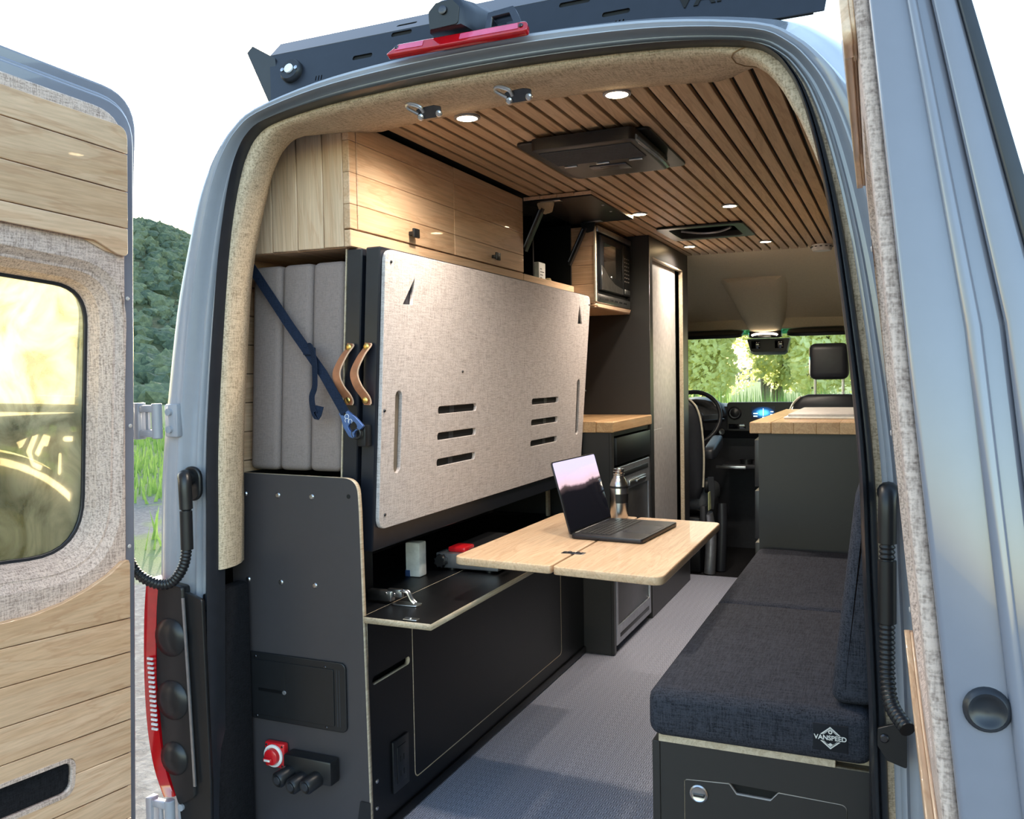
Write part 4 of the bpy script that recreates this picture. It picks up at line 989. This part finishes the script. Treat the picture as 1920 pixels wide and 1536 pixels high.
# logo patch on the seat front
p_ = mk('logo_patch', bm_box(.632, .697, .0915, .0945, .461, .514, .001), plain('navy_patch', (20, 22, 30), .9), s1)
c_ = V((.6645, .0913, .488)); PF = frame(c_, (1, 0, .012), (0, 0, 1))
dia = [(-.026, 0), (0, -.022), (.026, 0), (0, .022)]
mk('logo_diamond', plate(dia, [[(p[0] * .86, p[1] * .86) for p in dia]], .0008, PF), WHITE, s1)
mk('logo_inner', plate([(p[0] * .80, p[1] * .80) for p in dia], [[(p[0] * .76, p[1] * .76) for p in dia]], .0008, PF), WHITE, s1)
mk('logo_band', plate([(-.029, -.0062), (.029, -.0062), (.029, .0062), (-.029, .0062)], [], .0009, PF), p_.data.materials[0], s1)
mk('logo_word', text_bm('VANSPEED', .0128, .0008, PF @ Matrix.Translation((0, 0, .0012)), .98, .0003), WHITE, s1)
mk('logo_mountain', plate([(-.010, -.009), (-.004, -.0125), (0, -.010), (.004, -.0125), (.010, -.009), (0, -.017)], [], .0008, PF), WHITE, s1)
mk('logo_sun', plate([(.004 * math.cos(k * .63), .0115 + .004 * math.sin(k * .63)) for k in range(10)], [[(.002 * math.cos(k * .63), .0115 + .002 * math.sin(k * .63)) for k in range(10)]], .0008, PF), WHITE, s1)
t = thing('back_cushion', (.71, .9, .542), 'charcoal backrest cushion along the right wall', 'cushion')
bm = bm_box(.664, .748, .118, 1.69, .544, .985); bmesh.ops.bevel(bm, geom=bm.edges[:], offset=.024, segments=4, profile=.5, affect='EDGES')
for v_ in bm.verts:
    k = max(0, v_.co.z - .80); v_.co.x = v_.co.x + k * .28 * (1 if v_.co.x < .71 else .1) + (.541 - .541)
    v_.co.x = min(v_.co.x, .752)
mk('cover', bm, BENCH, t, smooth=60)

# ------------------------------------------------------------------ cab
hl_ = []
for y, zc, zs_ in ((3.37, 1.886, 1.88), (3.45, 1.872, 1.86), (3.6, 1.852, 1.84), (3.8, 1.828, 1.81), (4.05, 1.79, 1.77), (4.25, 1.735, 1.71), (4.42, 1.66, 1.635), (4.54, 1.60, 1.575), (4.62, 1.56, 1.54)):
    hl_.append([V((x, y, zc + (zs_ - zc) * (abs(x + .04) / .8) ** 2 - .10 * max(0, (abs(x + .04) - .6) / .2))) for x in [-.93 + 1.75 * k / 24 for k in range(25)]])
hd = struct('ceiling_cab', sweep(hl_), HEADLINER, None, 'tan cab headliner sloping down to the windshield', smooth=60)
rings = []
for y, w, zt, zb in ((4.00, .150, 1.81, 1.765), (4.05, .158, 1.80, 1.735), (4.15, .158, 1.78, 1.69), (4.3, .145, 1.74, 1.615), (4.45, .128, 1.67, 1.53), (4.56, .112, 1.62, 1.482), (4.64, .10, 1.56, 1.465)):
    rings.append([V((-.055 + a_ * w, y, zt + (zb - zt) * b_)) for a_, b_ in ((-1.35, 0), (-1.06, .7), (-.88, .95), (-.5, 1), (0, 1.02), (.5, 1), (.88, .95), (1.06, .7), (1.35, 0))])
bm = bmesh.new(); R_ = [[bm.verts.new(p) for p in r_] for r_ in rings]
for a_, b_ in zip(R_, R_[1:]):
    for k in range(len(a_) - 1): bm.faces.new((a_[k], a_[k + 1], b_[k + 1], b_[k]))
bm.faces.new(R_[0]); bmesh.ops.recalc_face_normals(bm, faces=bm.faces[:])
mk('console_hump', bm, HEADLINER, hd, smooth=60)
t = thing('dome_light', (-.055, 4.6, 1.45), 'lit overhead dome light console above the mirror', 'light')
mk('housing', xf(bm_box(-.5, .5, -.5, .5, -.5, .5, .2, 4), Matrix.Translation((-.055, 4.62, 1.462)) @ Matrix.Diagonal((.22, .10, .05, 1))), PLASTIC, t)
mk('light_ring', tube([V((-.055 + .085 * math.cos(a_), 4.566, 1.452 + .014 * math.sin(a_))) for a_ in [math.pi * q / 10 for q in range(11)]], .007, 8), DOMELED, t)
mk('switch_row', bm_box(-.10, -.01, 4.560, 4.57, 1.436, 1.452, .004), METAL, t)
t = thing('rear_view_mirror', (-.05, 4.7, 1.32), 'black rear sensor and mirror housing at the windshield', 'mirror')
rings = []
for y, w, z0, z1 in ((4.675, .145, 1.342, 1.434), (4.71, .150, 1.325, 1.436), (4.78, .14, 1.32, 1.436)):
    rings.append([V((-.045 + a_ * w, y, z0 + b_ * (z1 - z0))) for a_, b_ in ((-.70, 0), (.72, .0), (.86, .12), (1, .98), (.9, 1), (-.9, 1), (-1, .98), (-.84, .12))])
mk('housing', rings_bm(rings), PLASTIC, t)
for x in (-.13, .03): mk('sensor_window', bm_box(x - .03, x + .03, 4.669, 4.676, 1.365, 1.42, .002), SCREEN, t)
for x0, x1, lab in ((-.66, -.20, 'folded black sun visor above the driver'), (.10, .62, 'folded black sun visor above the passenger seat')):
    t = thing('sun_visor', ((x0 + x1) / 2, 4.55, 1.47), lab, 'sun visor', 'sun visors')
    mk('pad', xf(bm_box(-.5, .5, -.5, .5, -.5, .5, .2, 3), Matrix.Translation(((x0 + x1) / 2, 4.56, 1.468)) @ Matrix.Rotation(.25, 4, 'X') @ Matrix.Diagonal((x1 - x0, .17, .03, 1))), PLASTIC, t)
# windshield
def wsh(z0, z1, mat_, nm):
    l = []
    for k in range(7):
        z = z0 + (z1 - z0) * k / 6; y0 = 5.35 - (z - .9) * .95
        l.append([V((x, y0 - .22 * (x / .85) ** 2, z)) for x in [-.88 + 1.76 * j / 16 for j in range(17)]])
    return mk(nm, sweep(l), mat_, win, smooth=60) if win else struct(nm, sweep(l), mat_, None, 'clear windshield glass at the front of the cab', smooth=60)
win = None; win = wsh(.88, 1.47, SHIELD, 'window_1')
wsh(1.47, 1.56, SHADEBAND, 'shade_band')
struct('trim_2', bm_box(-.90, .86, 4.60, 4.72, 1.50, 1.62, .01), HEADLINER, None, 'windshield header trim above the sun visors')
# dashboard
t = thing('dashboard', (0, 4.7, .3), 'dark grey dashboard with centre console', 'dashboard')
prof = [(5.3, .90), (4.95, .97), (4.62, .985), (4.50, .965), (4.46, .90), (4.48, .80), (4.55, .74), (4.58, .50), (4.66, .32), (4.70, -.058), (5.3, -.058)]
mk('main_body', rings_bm([[V((x, y, z)) for y, z in prof] for x in (-.88, .82)]), DASH, t, smooth=30)
mk('centre_panel', xf(plate(rrect(-.285, .800, .22, .998, .02), [], .05, XZ(4.45), .004), Matrix.Identity(4)), PLASTIC, t)
b_ = mk('air_vent', lathe([(.046, 0), (.046, .012), (.040, .016), (.036, .006), (.001, .004)], (-.232, 4.40, .925), (0, -1, 0), 28), DMETAL, t)
mk('vent_core', lathe([(.034, .004), (.018, .012), (.001, .014)], (-.232, 4.40, .925), (0, -1, 0), 20), PLASTIC, b_)
sc_m, nt, bb = newmat('infotainment_display'); setp(bb, (5, 8, 14), .2)
tc = nt.nodes.new('ShaderNodeTexCoord'); gr = nt.nodes.new('ShaderNodeTexGradient'); gr.gradient_type = 'SPHERICAL'
mp = nt.nodes.new('ShaderNodeMapping'); mp.inputs['Location'].default_value = (-1, 0, -1); mp.inputs['Scale'].default_value = (2, 0, 2)
nt.links.new(tc.outputs['Generated'], mp.inputs[0]); nt.links.new(mp.outputs[0], gr.inputs[0])
nt.links.new(ramp(nt, gr.outputs['Fac'], [(0, (6, 10, 20)), (.35, (14, 70, 120)), (.8, (90, 200, 240))]), bb.inputs['Emission Color']); bb.inputs['Emission Strength'].default_value = .6
s_ = mk('display', plate(rrect(-.122, .884, .034, .968, .004), [], .003, XZ(4.3995)), sc_m, t)
ICON = emit('display_icons', (200, 230, 240), .9)
for x, z, w in ((-.108, .918, .028), (-.108, .90, .026), (.004, .93, .018), (.002, .912, .022), (.0, .898, .026), (-.05, .892, .018)): mk('display_icon', bm_box(x, x + w, 4.3955, 4.3962, z, z + .006), ICON, s_)
mk('display_icon', bm_box(-.046, -.042, 4.3955, 4.3962, .905, .955), ICON, s_)
mk('switch_bank', bm_box(-.275, -.16, 4.396, 4.40, .815, .85, .002), SCREEN, t)
for k in range(4): mk('switch', bm_box(-.135 + k * .03, -.12 + k * .03, 4.396, 4.40, .842, .848), OFFWHITE, t)
mk('start_button', lathe([(.022, 0), (.022, .008), (.016, .012), (.001, .010)], (-.335, 4.47, .79), (0, -1, 0), 18), METAL, t)
mk('lower_shelf', bm_box(-.30, .30, 4.28, 4.60, .555, .585, .008), DASH, t)
for x in (-.145, -.05):
    mk('cup_holder', lathe([(.045, .035), (.045, .04), (.040, .04), (.040, .0), (.001, 0)], (x, 4.33, .575), (0, 0, 1), 24), PLASTIC, t)
mk('shelf_trim', bm_box(-.34, -.14, 4.262, 4.282, .556, .576, .003), METAL, t)
k_ = mk('power_port', join(bm_box(-.075, .03, 4.44, 4.475, .655, .70, .005)), PLASTIC, t)
mk('port_tab', bm_box(-.05, -.01, 4.43, 4.445, .68, .695, .004), METAL, k_)
mk('port_light', bm_box(.018, .024, 4.437, 4.442, .668, .674), emit('red_indicator', (230, 60, 40), 1.5), k_)
rings = []
for y, w, z in ((4.66, .20, 1.01), (4.52, .21, 1.035), (4.42, .20, 1.02), (4.40, .19, .96)):
    rings.append([V((-.50 + w * math.cos(math.pi * q / 10), y, .90 + (z - .90) * math.sin(math.pi * q / 10))) for q in range(11)])
mk('instrument_hood', rings_bm(rings), DASH, t, smooth=60)
t = thing('steering_wheel', (-.50, 4.25, .80), 'black steering wheel behind the driver seat', 'steering wheel')
WF = frame((-.485, 4.20, .90), (1, 0, 0), (0, .42, .91))
mk('rim', tube([WF @ V((.19 * math.cos(q * math.pi / 20), .19 * math.sin(q * math.pi / 20), 0)) for q in range(41)], .015, 10), SEATL, t, smooth=60)
mk('hub', plate(rpoly([(-.07, -.06), (.07, -.06), (.08, .04), (-.08, .04)], .03), [], .03, WF @ Matrix.Translation((0, 0, -.02)), .006), SEATL, t)
mk('spoke', join(*[tube([WF @ V(a_), WF @ V(b2)], 0, flat=(.006, .016), up=(0, 1, 0)) for a_, b2 in (((-.07, 0, 0), (-.18, .01, 0)), ((.07, 0, 0), (.18, .01, 0)), ((0, -.05, 0), (0, -.18, 0)))]), DMETAL, t)
mk('column', tube([WF @ V((0, 0, -.01)), V((-.485, 4.44, .815))], .04, 14), DASH, t)
mk('stalk', tube([V((-.42, 4.30, .87)), V((-.28, 4.27, .885))], .010, 8), PLASTIC, t)

def cab_seat(x, y, label, lean, arm):
    t = thing('cab_seat', (x, y, -.05), label, 'seat', 'cab seats')
    rings = []
    for z, w, d0, d1 in ((.42, .20, -.01, .10), (.50, .235, -.04, .10), (.70, .245, -.05, .07), (.90, .235, -.05, .06), (1.0, .21, -.05, .05), (1.045, .17, -.045, .03), (1.062, .12, -.03, .015)):
        ly = -(z - .45) * lean
        rings.append([V((x + w * a_, y + ly + (d0 if b2 < 0 else d1) * abs(b2), z)) for a_, b2 in ((-1, 0), (-.97, -.6), (-.8, -1), (0, -1.05), (.8, -1), (.97, -.6), (1, 0), (.97, .6), (.8, 1), (0, .8), (-.8, 1), (-.97, .6))])
    mk('backrest', rings_bm(rings), SEATL, t, smooth=60)
    for s_ in (-1, 1):
        mk('piping', tube(smooth_path([(x + s_ * w, y - (z - .45) * lean - .035, z) for z, w in ((.5, .235), (.7, .246), (.9, .236), (1.0, .208), (1.05, .16))], 5), .006, 8), plain('beige_piping', (196, 188, 170), .7) if 'beige_piping' not in MATS else MATS['beige_piping'], t)
    yy = y - .62 * lean
    mk('cushion', bm_box(x - .24, x + .24, y + .02, y + .54, .34, .48, .05, 4), SEATG, t, smooth=60)
    h = mk('headrest', pillow(x - .112, x + .112, yy - .075, yy + .035, 1.150, 1.365, .040), SEATL, t, smooth=60)
    for sx in (-.078, .078): mk('headrest_post', cyl((x + sx, yy - .015, 1.05), (0, 0, 1), .007, .11, 10), METAL, h)
    mk('base_box', bm_box(x - .20, x + .20, y + .04, y + .46, -.058, .30, .02), PLASTIC, t)
    mk('side_cover', bm_box(x + .205, x + .245, y - .02, y + .42, .18, .38, .015), DASH, t)
    if arm:
        a_ = x + .275
        mk('armrest', xf(bm_box(-.5, .5, -.5, .5, -.5, .5, .25, 4), Matrix.Translation((a_, y + .10, .735)) @ Matrix.Rotation(math.radians(12), 4, 'X') @ Matrix.Diagonal((.07, .34, .085, 1))), SEATL, t, smooth=60)
        mk('recliner_knob', lathe([(.045, 0), (.045, .02), (.03, .03), (.001, .03)], (x + .235, y + .04, .50), (1, 0, 0), 20), PLASTIC, t)
        mk('belt_buckle', tube(smooth_path([(x + .27, y + .02, .36), (x + .28, y, .46), (x + .275, y - .01, .56)], 4), 0, flat=(.006, .018), up=(0, 1, 0)), DASH, t)
        mk('label_flap', bm_box(x + .268, x + .272, y - .06, y + .02, .36, .47), plain('pale_label', (188, 196, 150), .8), t)
        mk('pedestal', tube(smooth_path([(x + .25, y + .06, -.055), (x + .26, y + .06, .18), (x + .245, y + .03, .33)], 5), .035, 12), SILVER, t, smooth=60)
        mk('hand_brake', tube(smooth_path([(x + .30, y + .16, -.055), (x + .31, y + .17, .20), (x + .305, y + .19, .37)], 5), .032, 12), SEATL, t, smooth=60)
cab_seat(-.545, 3.74, 'black driver seat with an armrest beside the tall cabinet', .13, True)
cab_seat(.412, 3.93, 'black passenger seat with headrest above the counter', .10, False)

# ------------------------------------------------------------------ left rear door, hung open beside the doorway
def norm(v_): v_ = V(v_); return v_.normalized()
def door_frame(P0, u, v0):
    u = norm(u); v = V(v0); v = (v - u * v.dot(u)).normalized(); w = v.cross(u)
    mm_ = Matrix.Identity(4)
    for i in range(3): mm_[i][0] = u[i]; mm_[i][1] = v[i]; mm_[i][2] = w[i]; mm_[i][3] = P0[i]
    return mm_
DL = door_frame((-.90, -.12, .90), (-.057, -.9971, .05), (.06, .05, 1.0))          # third axis points inwards (+x)
def thick(v): return 1.0 if v < .3 else (1.0 - .36 * (v - .3) / .32 if v < .62 else .64 - .12 * (v - .62) / .31)
def hinge_u(v): return .012 + .062 * v                                                 # the hinge edge slants with the body
def free_u(v): return .755 - .062 * v
def door_outline(m_, hx=0.0, tx=0.0, vb=-.95, vt=.930, rt=.10):
    mids = (-.3, .3, .46, .62, .76)
    pts = [(hinge_u(vb) + m_ - hx, vb + m_), (free_u(vb) - m_, vb + m_)] + [(free_u(q) - m_, q) for q in mids] + [(free_u(vt) - m_, vt - m_ + tx), (hinge_u(vt) + m_ - hx, vt - m_ + tx)] + [(hinge_u(q) + m_ - hx, q) for q in mids[::-1]]
    return rpoly(pts, [.03, .03] + [0] * 5 + [.06, rt - m_ * .5] + [0] * 5, 7)
def window_outline(m_):
    return rpoly([(.098 - m_, -.105 - m_), (.600 + m_, -.095 - m_), (.575 + m_, .525 + m_), (.120 - m_, .518 + m_)], [.13 + m_, .10 + m_, .10 + m_, .09 + m_], 8)
def lower_top(u): return -.208 + .10 * max(0, (1 - (u - .02) / .30)) ** 1.6
def build_door(t, M, flip):
    D = lambda w0: M @ Matrix.Translation((0, 0, w0))
    MI = M.inverted()
    def skin_(bm):
        for v_ in bm.verts:
            q = MI @ v_.co; k = thick(q.y); q.z = -.014 + (q.z + .014) * k if q.z < -.014 else q.z; v_.co = M @ q
        return bm
    wn_ = window_outline(.03)
    mk('shell', skin_(plate(door_outline(0, .05, .060), [window_outline(.010)], .030, D(-.122), .005)), PAINT_IN, t)
    mk('inner_frame', skin_(plate(door_outline(.010, .020, .028), [window_outline(.040)], .080, D(-.093), .005)), PAINT_IN, t)
    mk('weatherstrip', skin_(plate(door_outline(-.004, .05, .060), [door_outline(.014, .05, .060)], .016, D(-.137), .003)), RUBBER, t)
    mk('jamb_ridge', skin_(plate(door_outline(.002, .03, .035), [door_outline(.020, .03, .03)], .014, D(-.075), .006)), PAINT_IN, t)
    mk('fabric_panel', plate(door_outline(.026, 0, .016), [window_outline(.050)], .014, D(-.014), .004), TAN, t)
    for m0, m1, w0, w1 in ((.052, .036, -.001, -.014), (.036, .030, -.014, -.015), (.030, .012, -.014, -.038), (.012, .002, -.038, -.066)):
        a_ = [M @ V((p[0], p[1], w0)) for p in window_outline(m0)]; b2 = [M @ V((p[0], p[1], w1)) for p in window_outline(m1)]
        mk('window_surround', rings_bm([a_, b2], True, False), TAN, t, smooth=60)
    mk('window_gasket', plate(window_outline(.010), [window_outline(-.006)], .007, D(-.073), .002), RUBBER, t)
    mk('window_pane', plate(window_outline(.008), [], .004, D(-.078)), TINT, t)
    # upper timber panel, split into planks
    up = thing_part('upper_wood_panel', plate(rpoly([(hinge_u(.6) + .028, .595), (.13, .600), (.20, .622), (.56, .622), (.63, .6), (free_u(.6) - .03, .595), (free_u(.87) - .03, .885), (hinge_u(.87) + .03, .885)], [.02, .03, .03, .03, .03, .02, .05, .05]), [], .004, D(.0002)), t)
    zsn = [.595, .660, .7435, .829, .890]
    for i, (z0, z1) in enumerate(zip(zsn, zsn[1:])):
        a0, a1 = hinge_u(z0) + .028, hinge_u(z1) + .028; b0, b1 = free_u(z0) - .03, free_u(z1) - .03
        if i == 0: pts = rpoly([(a0, z0), (.105, z0 + .002), (.165, z0 + .024), (.58, z0 + .024), (.64, z0 + .002), (b0, z0), (b1, z1 - .001), (a1, z1 - .001)], [.014, .02, .03, .03, .02, .014, 0, 0])
        elif i == 3: pts = rpoly([(a0, z0 + .001), (b0, z0 + .001), (b1, z1), (a1, z1)], [0, 0, .05, .05])
        else: pts = [(a0, z0 + .001), (b0, z0 + .001), (b1, z1 - .001), (a1, z1 - .001)]
        mk('plank', plate(pts, [], .009, D(.0042), .0015), MAPLE_Y, up)
    # lower timber panel
    vtop = [(u_, lower_top(u_)) for u_ in [.035 + .7 * k / 24 for k in range(25)]]
    lowb = -.92
    slot = rrect(.155, -.637, .60, -.552, .026, 6)
    zl = [lower_top(.4) - .0, -.262, -.345, -.431, -.512, -.594, -.676, -.758, -.84, -.92]
    lo_ = thing_part('lower_wood_panel', plate([(hinge_u(lowb) + .026, lowb), (free_u(lowb) - .03, lowb), (free_u(-.2) - .03, -.208), (.40, -.208), (.28, -.206), (.20, -.192), (.14, -.172), (.085, -.147), (.05, -.122), (hinge_u(-.13) + .026, -.122)], [slot], .004, D(.0002)), t)
    for i in range(len(zl) - 1):
        z1, z0 = zl[i], zl[i + 1]
        a0, a1 = hinge_u(z0) + .026, hinge_u(z1) + .026; b0, b1 = free_u(z0) - .03, free_u(z1) - .03
        if i == 0:
            pts = [(a0, z0 + .001), (b0, z0 + .001), (b1, -.208), (.40, -.208), (.34, -.208), (.27, -.205), (.205, -.193), (.14, -.172), (.085, -.147), (.052, -.124), (.040, -.119), (hinge_u(-.13) + .030, -.121), (hinge_u(-.13) + .026, -.13)]
        else: pts = [(a0, z0 + .001), (b0, z0 + .001), (b1, z1 - .001), (a1, z1 - .001)]
        su0, su1, sv0, sv1 = .155, .60, -.637, -.552
        if z0 >= sv1 or z1 <= sv0: mk('plank', plate(pts, [], .009, D(.0042), .0015), MAPLE_Y, lo_)
        elif z1 > sv1:     # notched from below
            r_ = .02
            mk('plank', plate(rpoly([(a0, z0 + .001), (su0, z0 + .001), (su0, sv1), (su1, sv1), (su1, z0 + .001), (b0, z0 + .001), (b1, z1 - .001), (a1, z1 - .001)], [0, 0, r_, r_, 0, 0, 0, 0]), [], .009, D(.0042), .0015), MAPLE_Y, lo_)
        else:
            r_ = .024
            mk('plank', plate(rpoly([(a0, z0 + .001), (b0, z0 + .001), (b1, z1 - .001), (su1, z1 - .001), (su1, sv0), (su0, sv0), (su0, z1 - .001), (a1, z1 - .001)], [0, 0, 0, 0, r_, r_, 0, 0]), [], .009, D(.0042), .0015), MAPLE_Y, lo_)
    mk('pocket_lining', plate(rrect(.150, -.642, .605, -.547, .028, 6), [], .002, D(.0003)), CARPET, t)
    mk('pocket_rim', plate(rrect(.153, -.639, .602, -.550, .027, 6), [rrect(.162, -.630, .593, -.559, .022, 6)], .012, D(.0024)), TAN, t)
    for u_, v_ in ((hinge_u(.87) + .05, .862), (hinge_u(.5) + .024, .50), (hinge_u(-.09) + .022, -.09), (hinge_u(.1) + .024, .2)):
        bolt(M @ V((u_ - .004, v_, .0003)), M.to_3x3() @ V((0, 0, 1)), t, .005, .002, OFFWHITE, 'trim_clip')
def thing_part(name, bm, t): return mk(name, bm, MAPLE_Y, t)
t = thing('rear_door', (-.90, -.12, 0), 'open left rear door with maple planks, tan fabric and a tinted window', 'door', 'rear doors')
build_door(t, DL, False)
for o in t.children_recursive:
    if o.type == 'MESH': o.data.flip_normals()
DR = Matrix.Scale(-1, 4, (1, 0, 0)) @ door_frame((-.795, -.11, .90), (-.018, -.998, .05), (.098, .05, 1.0))
t = thing('rear_door', (.80, -.12, 0), 'open right rear door seen almost edge on beside the camera', 'door', 'rear doors')
build_door(t, DR, True)
c_ = DR @ V((free_u(-.03) - .0105, -.03, -.044)); ax_ = DR.to_3x3() @ V((1, 0, 0))
mk('bump_stop', lathe([(.019, -.004), (.019, .004), (.015, .008), (.012, .007), (.010, .004), (.001, .004)], c_, ax_, 26), RUBBER, t, smooth=60)

# spare wheel and carrier outside the left door
t = thing('wheel_carrier', DL @ V((.30, .1, -.17)), 'black slotted carrier panel outside the left door window', 'carrier panel')
SH = (-.14, -.009)
hz = [rrect(.183, .185, .228, .197, .006), rrect(.163, .160, .202, .172, .006), rrect(.226, .108, .237, .160, .0055), rrect(.182, .072, .193, .128, .0055), rrect(.146, .16, .156, .21, .005)]
emb = [[(.256, .198), (.276, .204), (.296, .160), (.284, .150), (.272, .176), (.262, .174)], [(.286, .203), (.304, .198), (.316, .165), (.300, .128), (.278, .118), (.272, .132), (.294, .142), (.300, .164)], [(.312, .196), (.340, .186), (.332, .172), (.322, .176)]]
TCU, TCV, TR = .31, -.215, .357
arc = [(TCU + (TR + .012) * math.cos(a_), TCV + (TR + .012) * math.sin(a_)) for a_ in [math.radians(35 + 125 * k / 16) for k in range(17)]]
mk('panel', plate([(.66, arc[0][1]), (.66, .21), (.0, .245), (-.03, .215), (-.03, arc[-1][1])][::-1] + [arc[0]] + arc[1:] if False else [(.66, arc[0][1]), (.66, .215), (.0, .245), (-.04, .21), (-.04, arc[-1][1])] + arc[::-1], [[(p[0] + SH[0], p[1] + SH[1]) for p in h_] for h_ in hz + emb], .004, DL @ Matrix.Translation((0, 0, -.155))), PLASTIC, t)
mk('top_rail', xf(bm_box(-.03, .66, .246, .262, -.17, -.148, .004), DL), DUST_SUNLIT, t)
mk('mount_arm', xf(bm_box(.29, .33, .155, .21, -.30, -.16), DL), PLASTIC, t)
t = thing('spare_wheel', DL @ V((TCU, TCV - TR, -.26)), 'spare tyre with a dusty sunlit-toned tread hung outside the left rear door', 'wheel')
TC = DL @ V((TCU, TCV, -.15)); TA = DL.to_3x3() @ V((0, 0, -1))
mk('tyre', lathe([(.20, 0), (.235, -.006), (.29, -.008), (.305, -.004), (.33, .01), (.342, .10), (.338, .20), (.32, .215), (.235, .215), (.20, .20), (.19, .1)], TC, TA, 64), TYRE, t, smooth=50)
mk('tread_band', lathe([(.303, -.005), (.352, .002), (.357, .02), (.357, .19), (.345, .205)], TC, TA, 64), DUST_SUNLIT, t, smooth=60)  # pale ring with the sunlit look put into its colour
U_, V_ = DL.to_3x3() @ V((1, 0, 0)), DL.to_3x3() @ V((0, 1, 0))
B_ = frame(TC, U_, V_)
for k in range(40):
    bm = bm_box(-.005, .005, .292, .312, -.010, -.002, .001, 1); bm.transform(B_ @ Matrix.Rotation(2 * math.pi * k / 40, 4, 'Z') @ Matrix.Diagonal((1, 1, -1, 1)) @ Matrix.Translation((0, 0, .002))); mk('tread_lug', bm, DUST_SUNLIT, t)
mk('rim', lathe([(.001, .06), (.05, .055), (.07, .07), (.15, .09), (.185, .03), (.2, .01), (.205, .0), (.19, .02)], TC, TA, 40), DMETAL, t, smooth=40)

# ------------------------------------------------------------------ cable conduits between body and doors
def conduit(path, boot, label, dirn):
    t = thing('cable_conduit', path[0], label, 'conduit', 'corrugated door conduits')
    P = smooth_path(path, 24); R_ = []
    # corrugated: resample densely
    L = [0]
    for a_, b2 in zip(P, P[1:]): L.append(L[-1] + (b2 - a_).length)
    n = int(L[-1] / .0022); Q = []; j = 0
    for k in range(n + 1):
        s = L[-1] * k / n
        while j < len(L) - 2 and L[j + 1] < s: j += 1
        Q.append(P[j].lerp(P[j + 1], (s - L[j]) / max(1e-6, L[j + 1] - L[j]))); R_.append(.0135 if k % 4 < 2 else .0112)
    mk('corrugated_tube', tube(Q, R_, 12), PLASTIC, t, smooth=60)
    mk('boot', tube(smooth_path(boot, 6), [.010, .016, .019, .0195, .019, .0185, .018, .0175, .017, .0165, .016, .016, .016, .016, .016, .016, .016, .016, .016, .016, .016, .016, .016, .016, .016][:len(smooth_path(boot, 6))], 14), PLASTIC, t, smooth=60)
    return t
cL = conduit([(-.824, -.046, .90), (-.824, -.048, .80), (-.835, -.052, .745), (-.868, -.060, .706), (-.905, -.075, .705), (-.945, -.095, .735), (-.966, -.11, .80), (-.975, -.13, .88)],
        [(-.842, -.004, .955), (-.840, -.03, .968), (-.828, -.044, .955), (-.824, -.046, .89)], 'black corrugated cable conduit looping from the left pillar to the door', -1)
mk('boot_base', plate(rrect(-.866, .905, -.806, .992, .028), [], .012, XZ(-.004), .004), PLASTIC, cL)
mk('sleeve', tube([(-.824, -.047, .885), (-.824, -.047, .79)], .0152, 14), PLASTIC, cL, smooth=60)
cR = conduit([(.768, -.035, .93), (.768, -.04, .72), (.769, -.05, .66), (.776, -.075, .625), (.80, -.12, .605)],
        [(.770, .0, .985), (.770, -.02, .985), (.769, -.032, .965), (.768, -.035, .90)], 'black corrugated cable conduit beside the right rear door', 1)
mk('sleeve', tube([(.768, -.037, .87), (.768, -.039, .76)], .0155, 14), PLASTIC, cR, smooth=60)
t = thing('door_check', (.77, -.03, .52), 'dark door check plate low on the right pillar', 'bracket')
mk('plate', plate(rpoly([(.752, .565), (.80, .585), (.80, .50), (.768, .510), (.752, .535)], .004), [], .010, XZ(-.02)), PLASTIC, t)
bolt((.763, -.031, .55), (0, -1, 0), t, .008, .004, DMETAL)
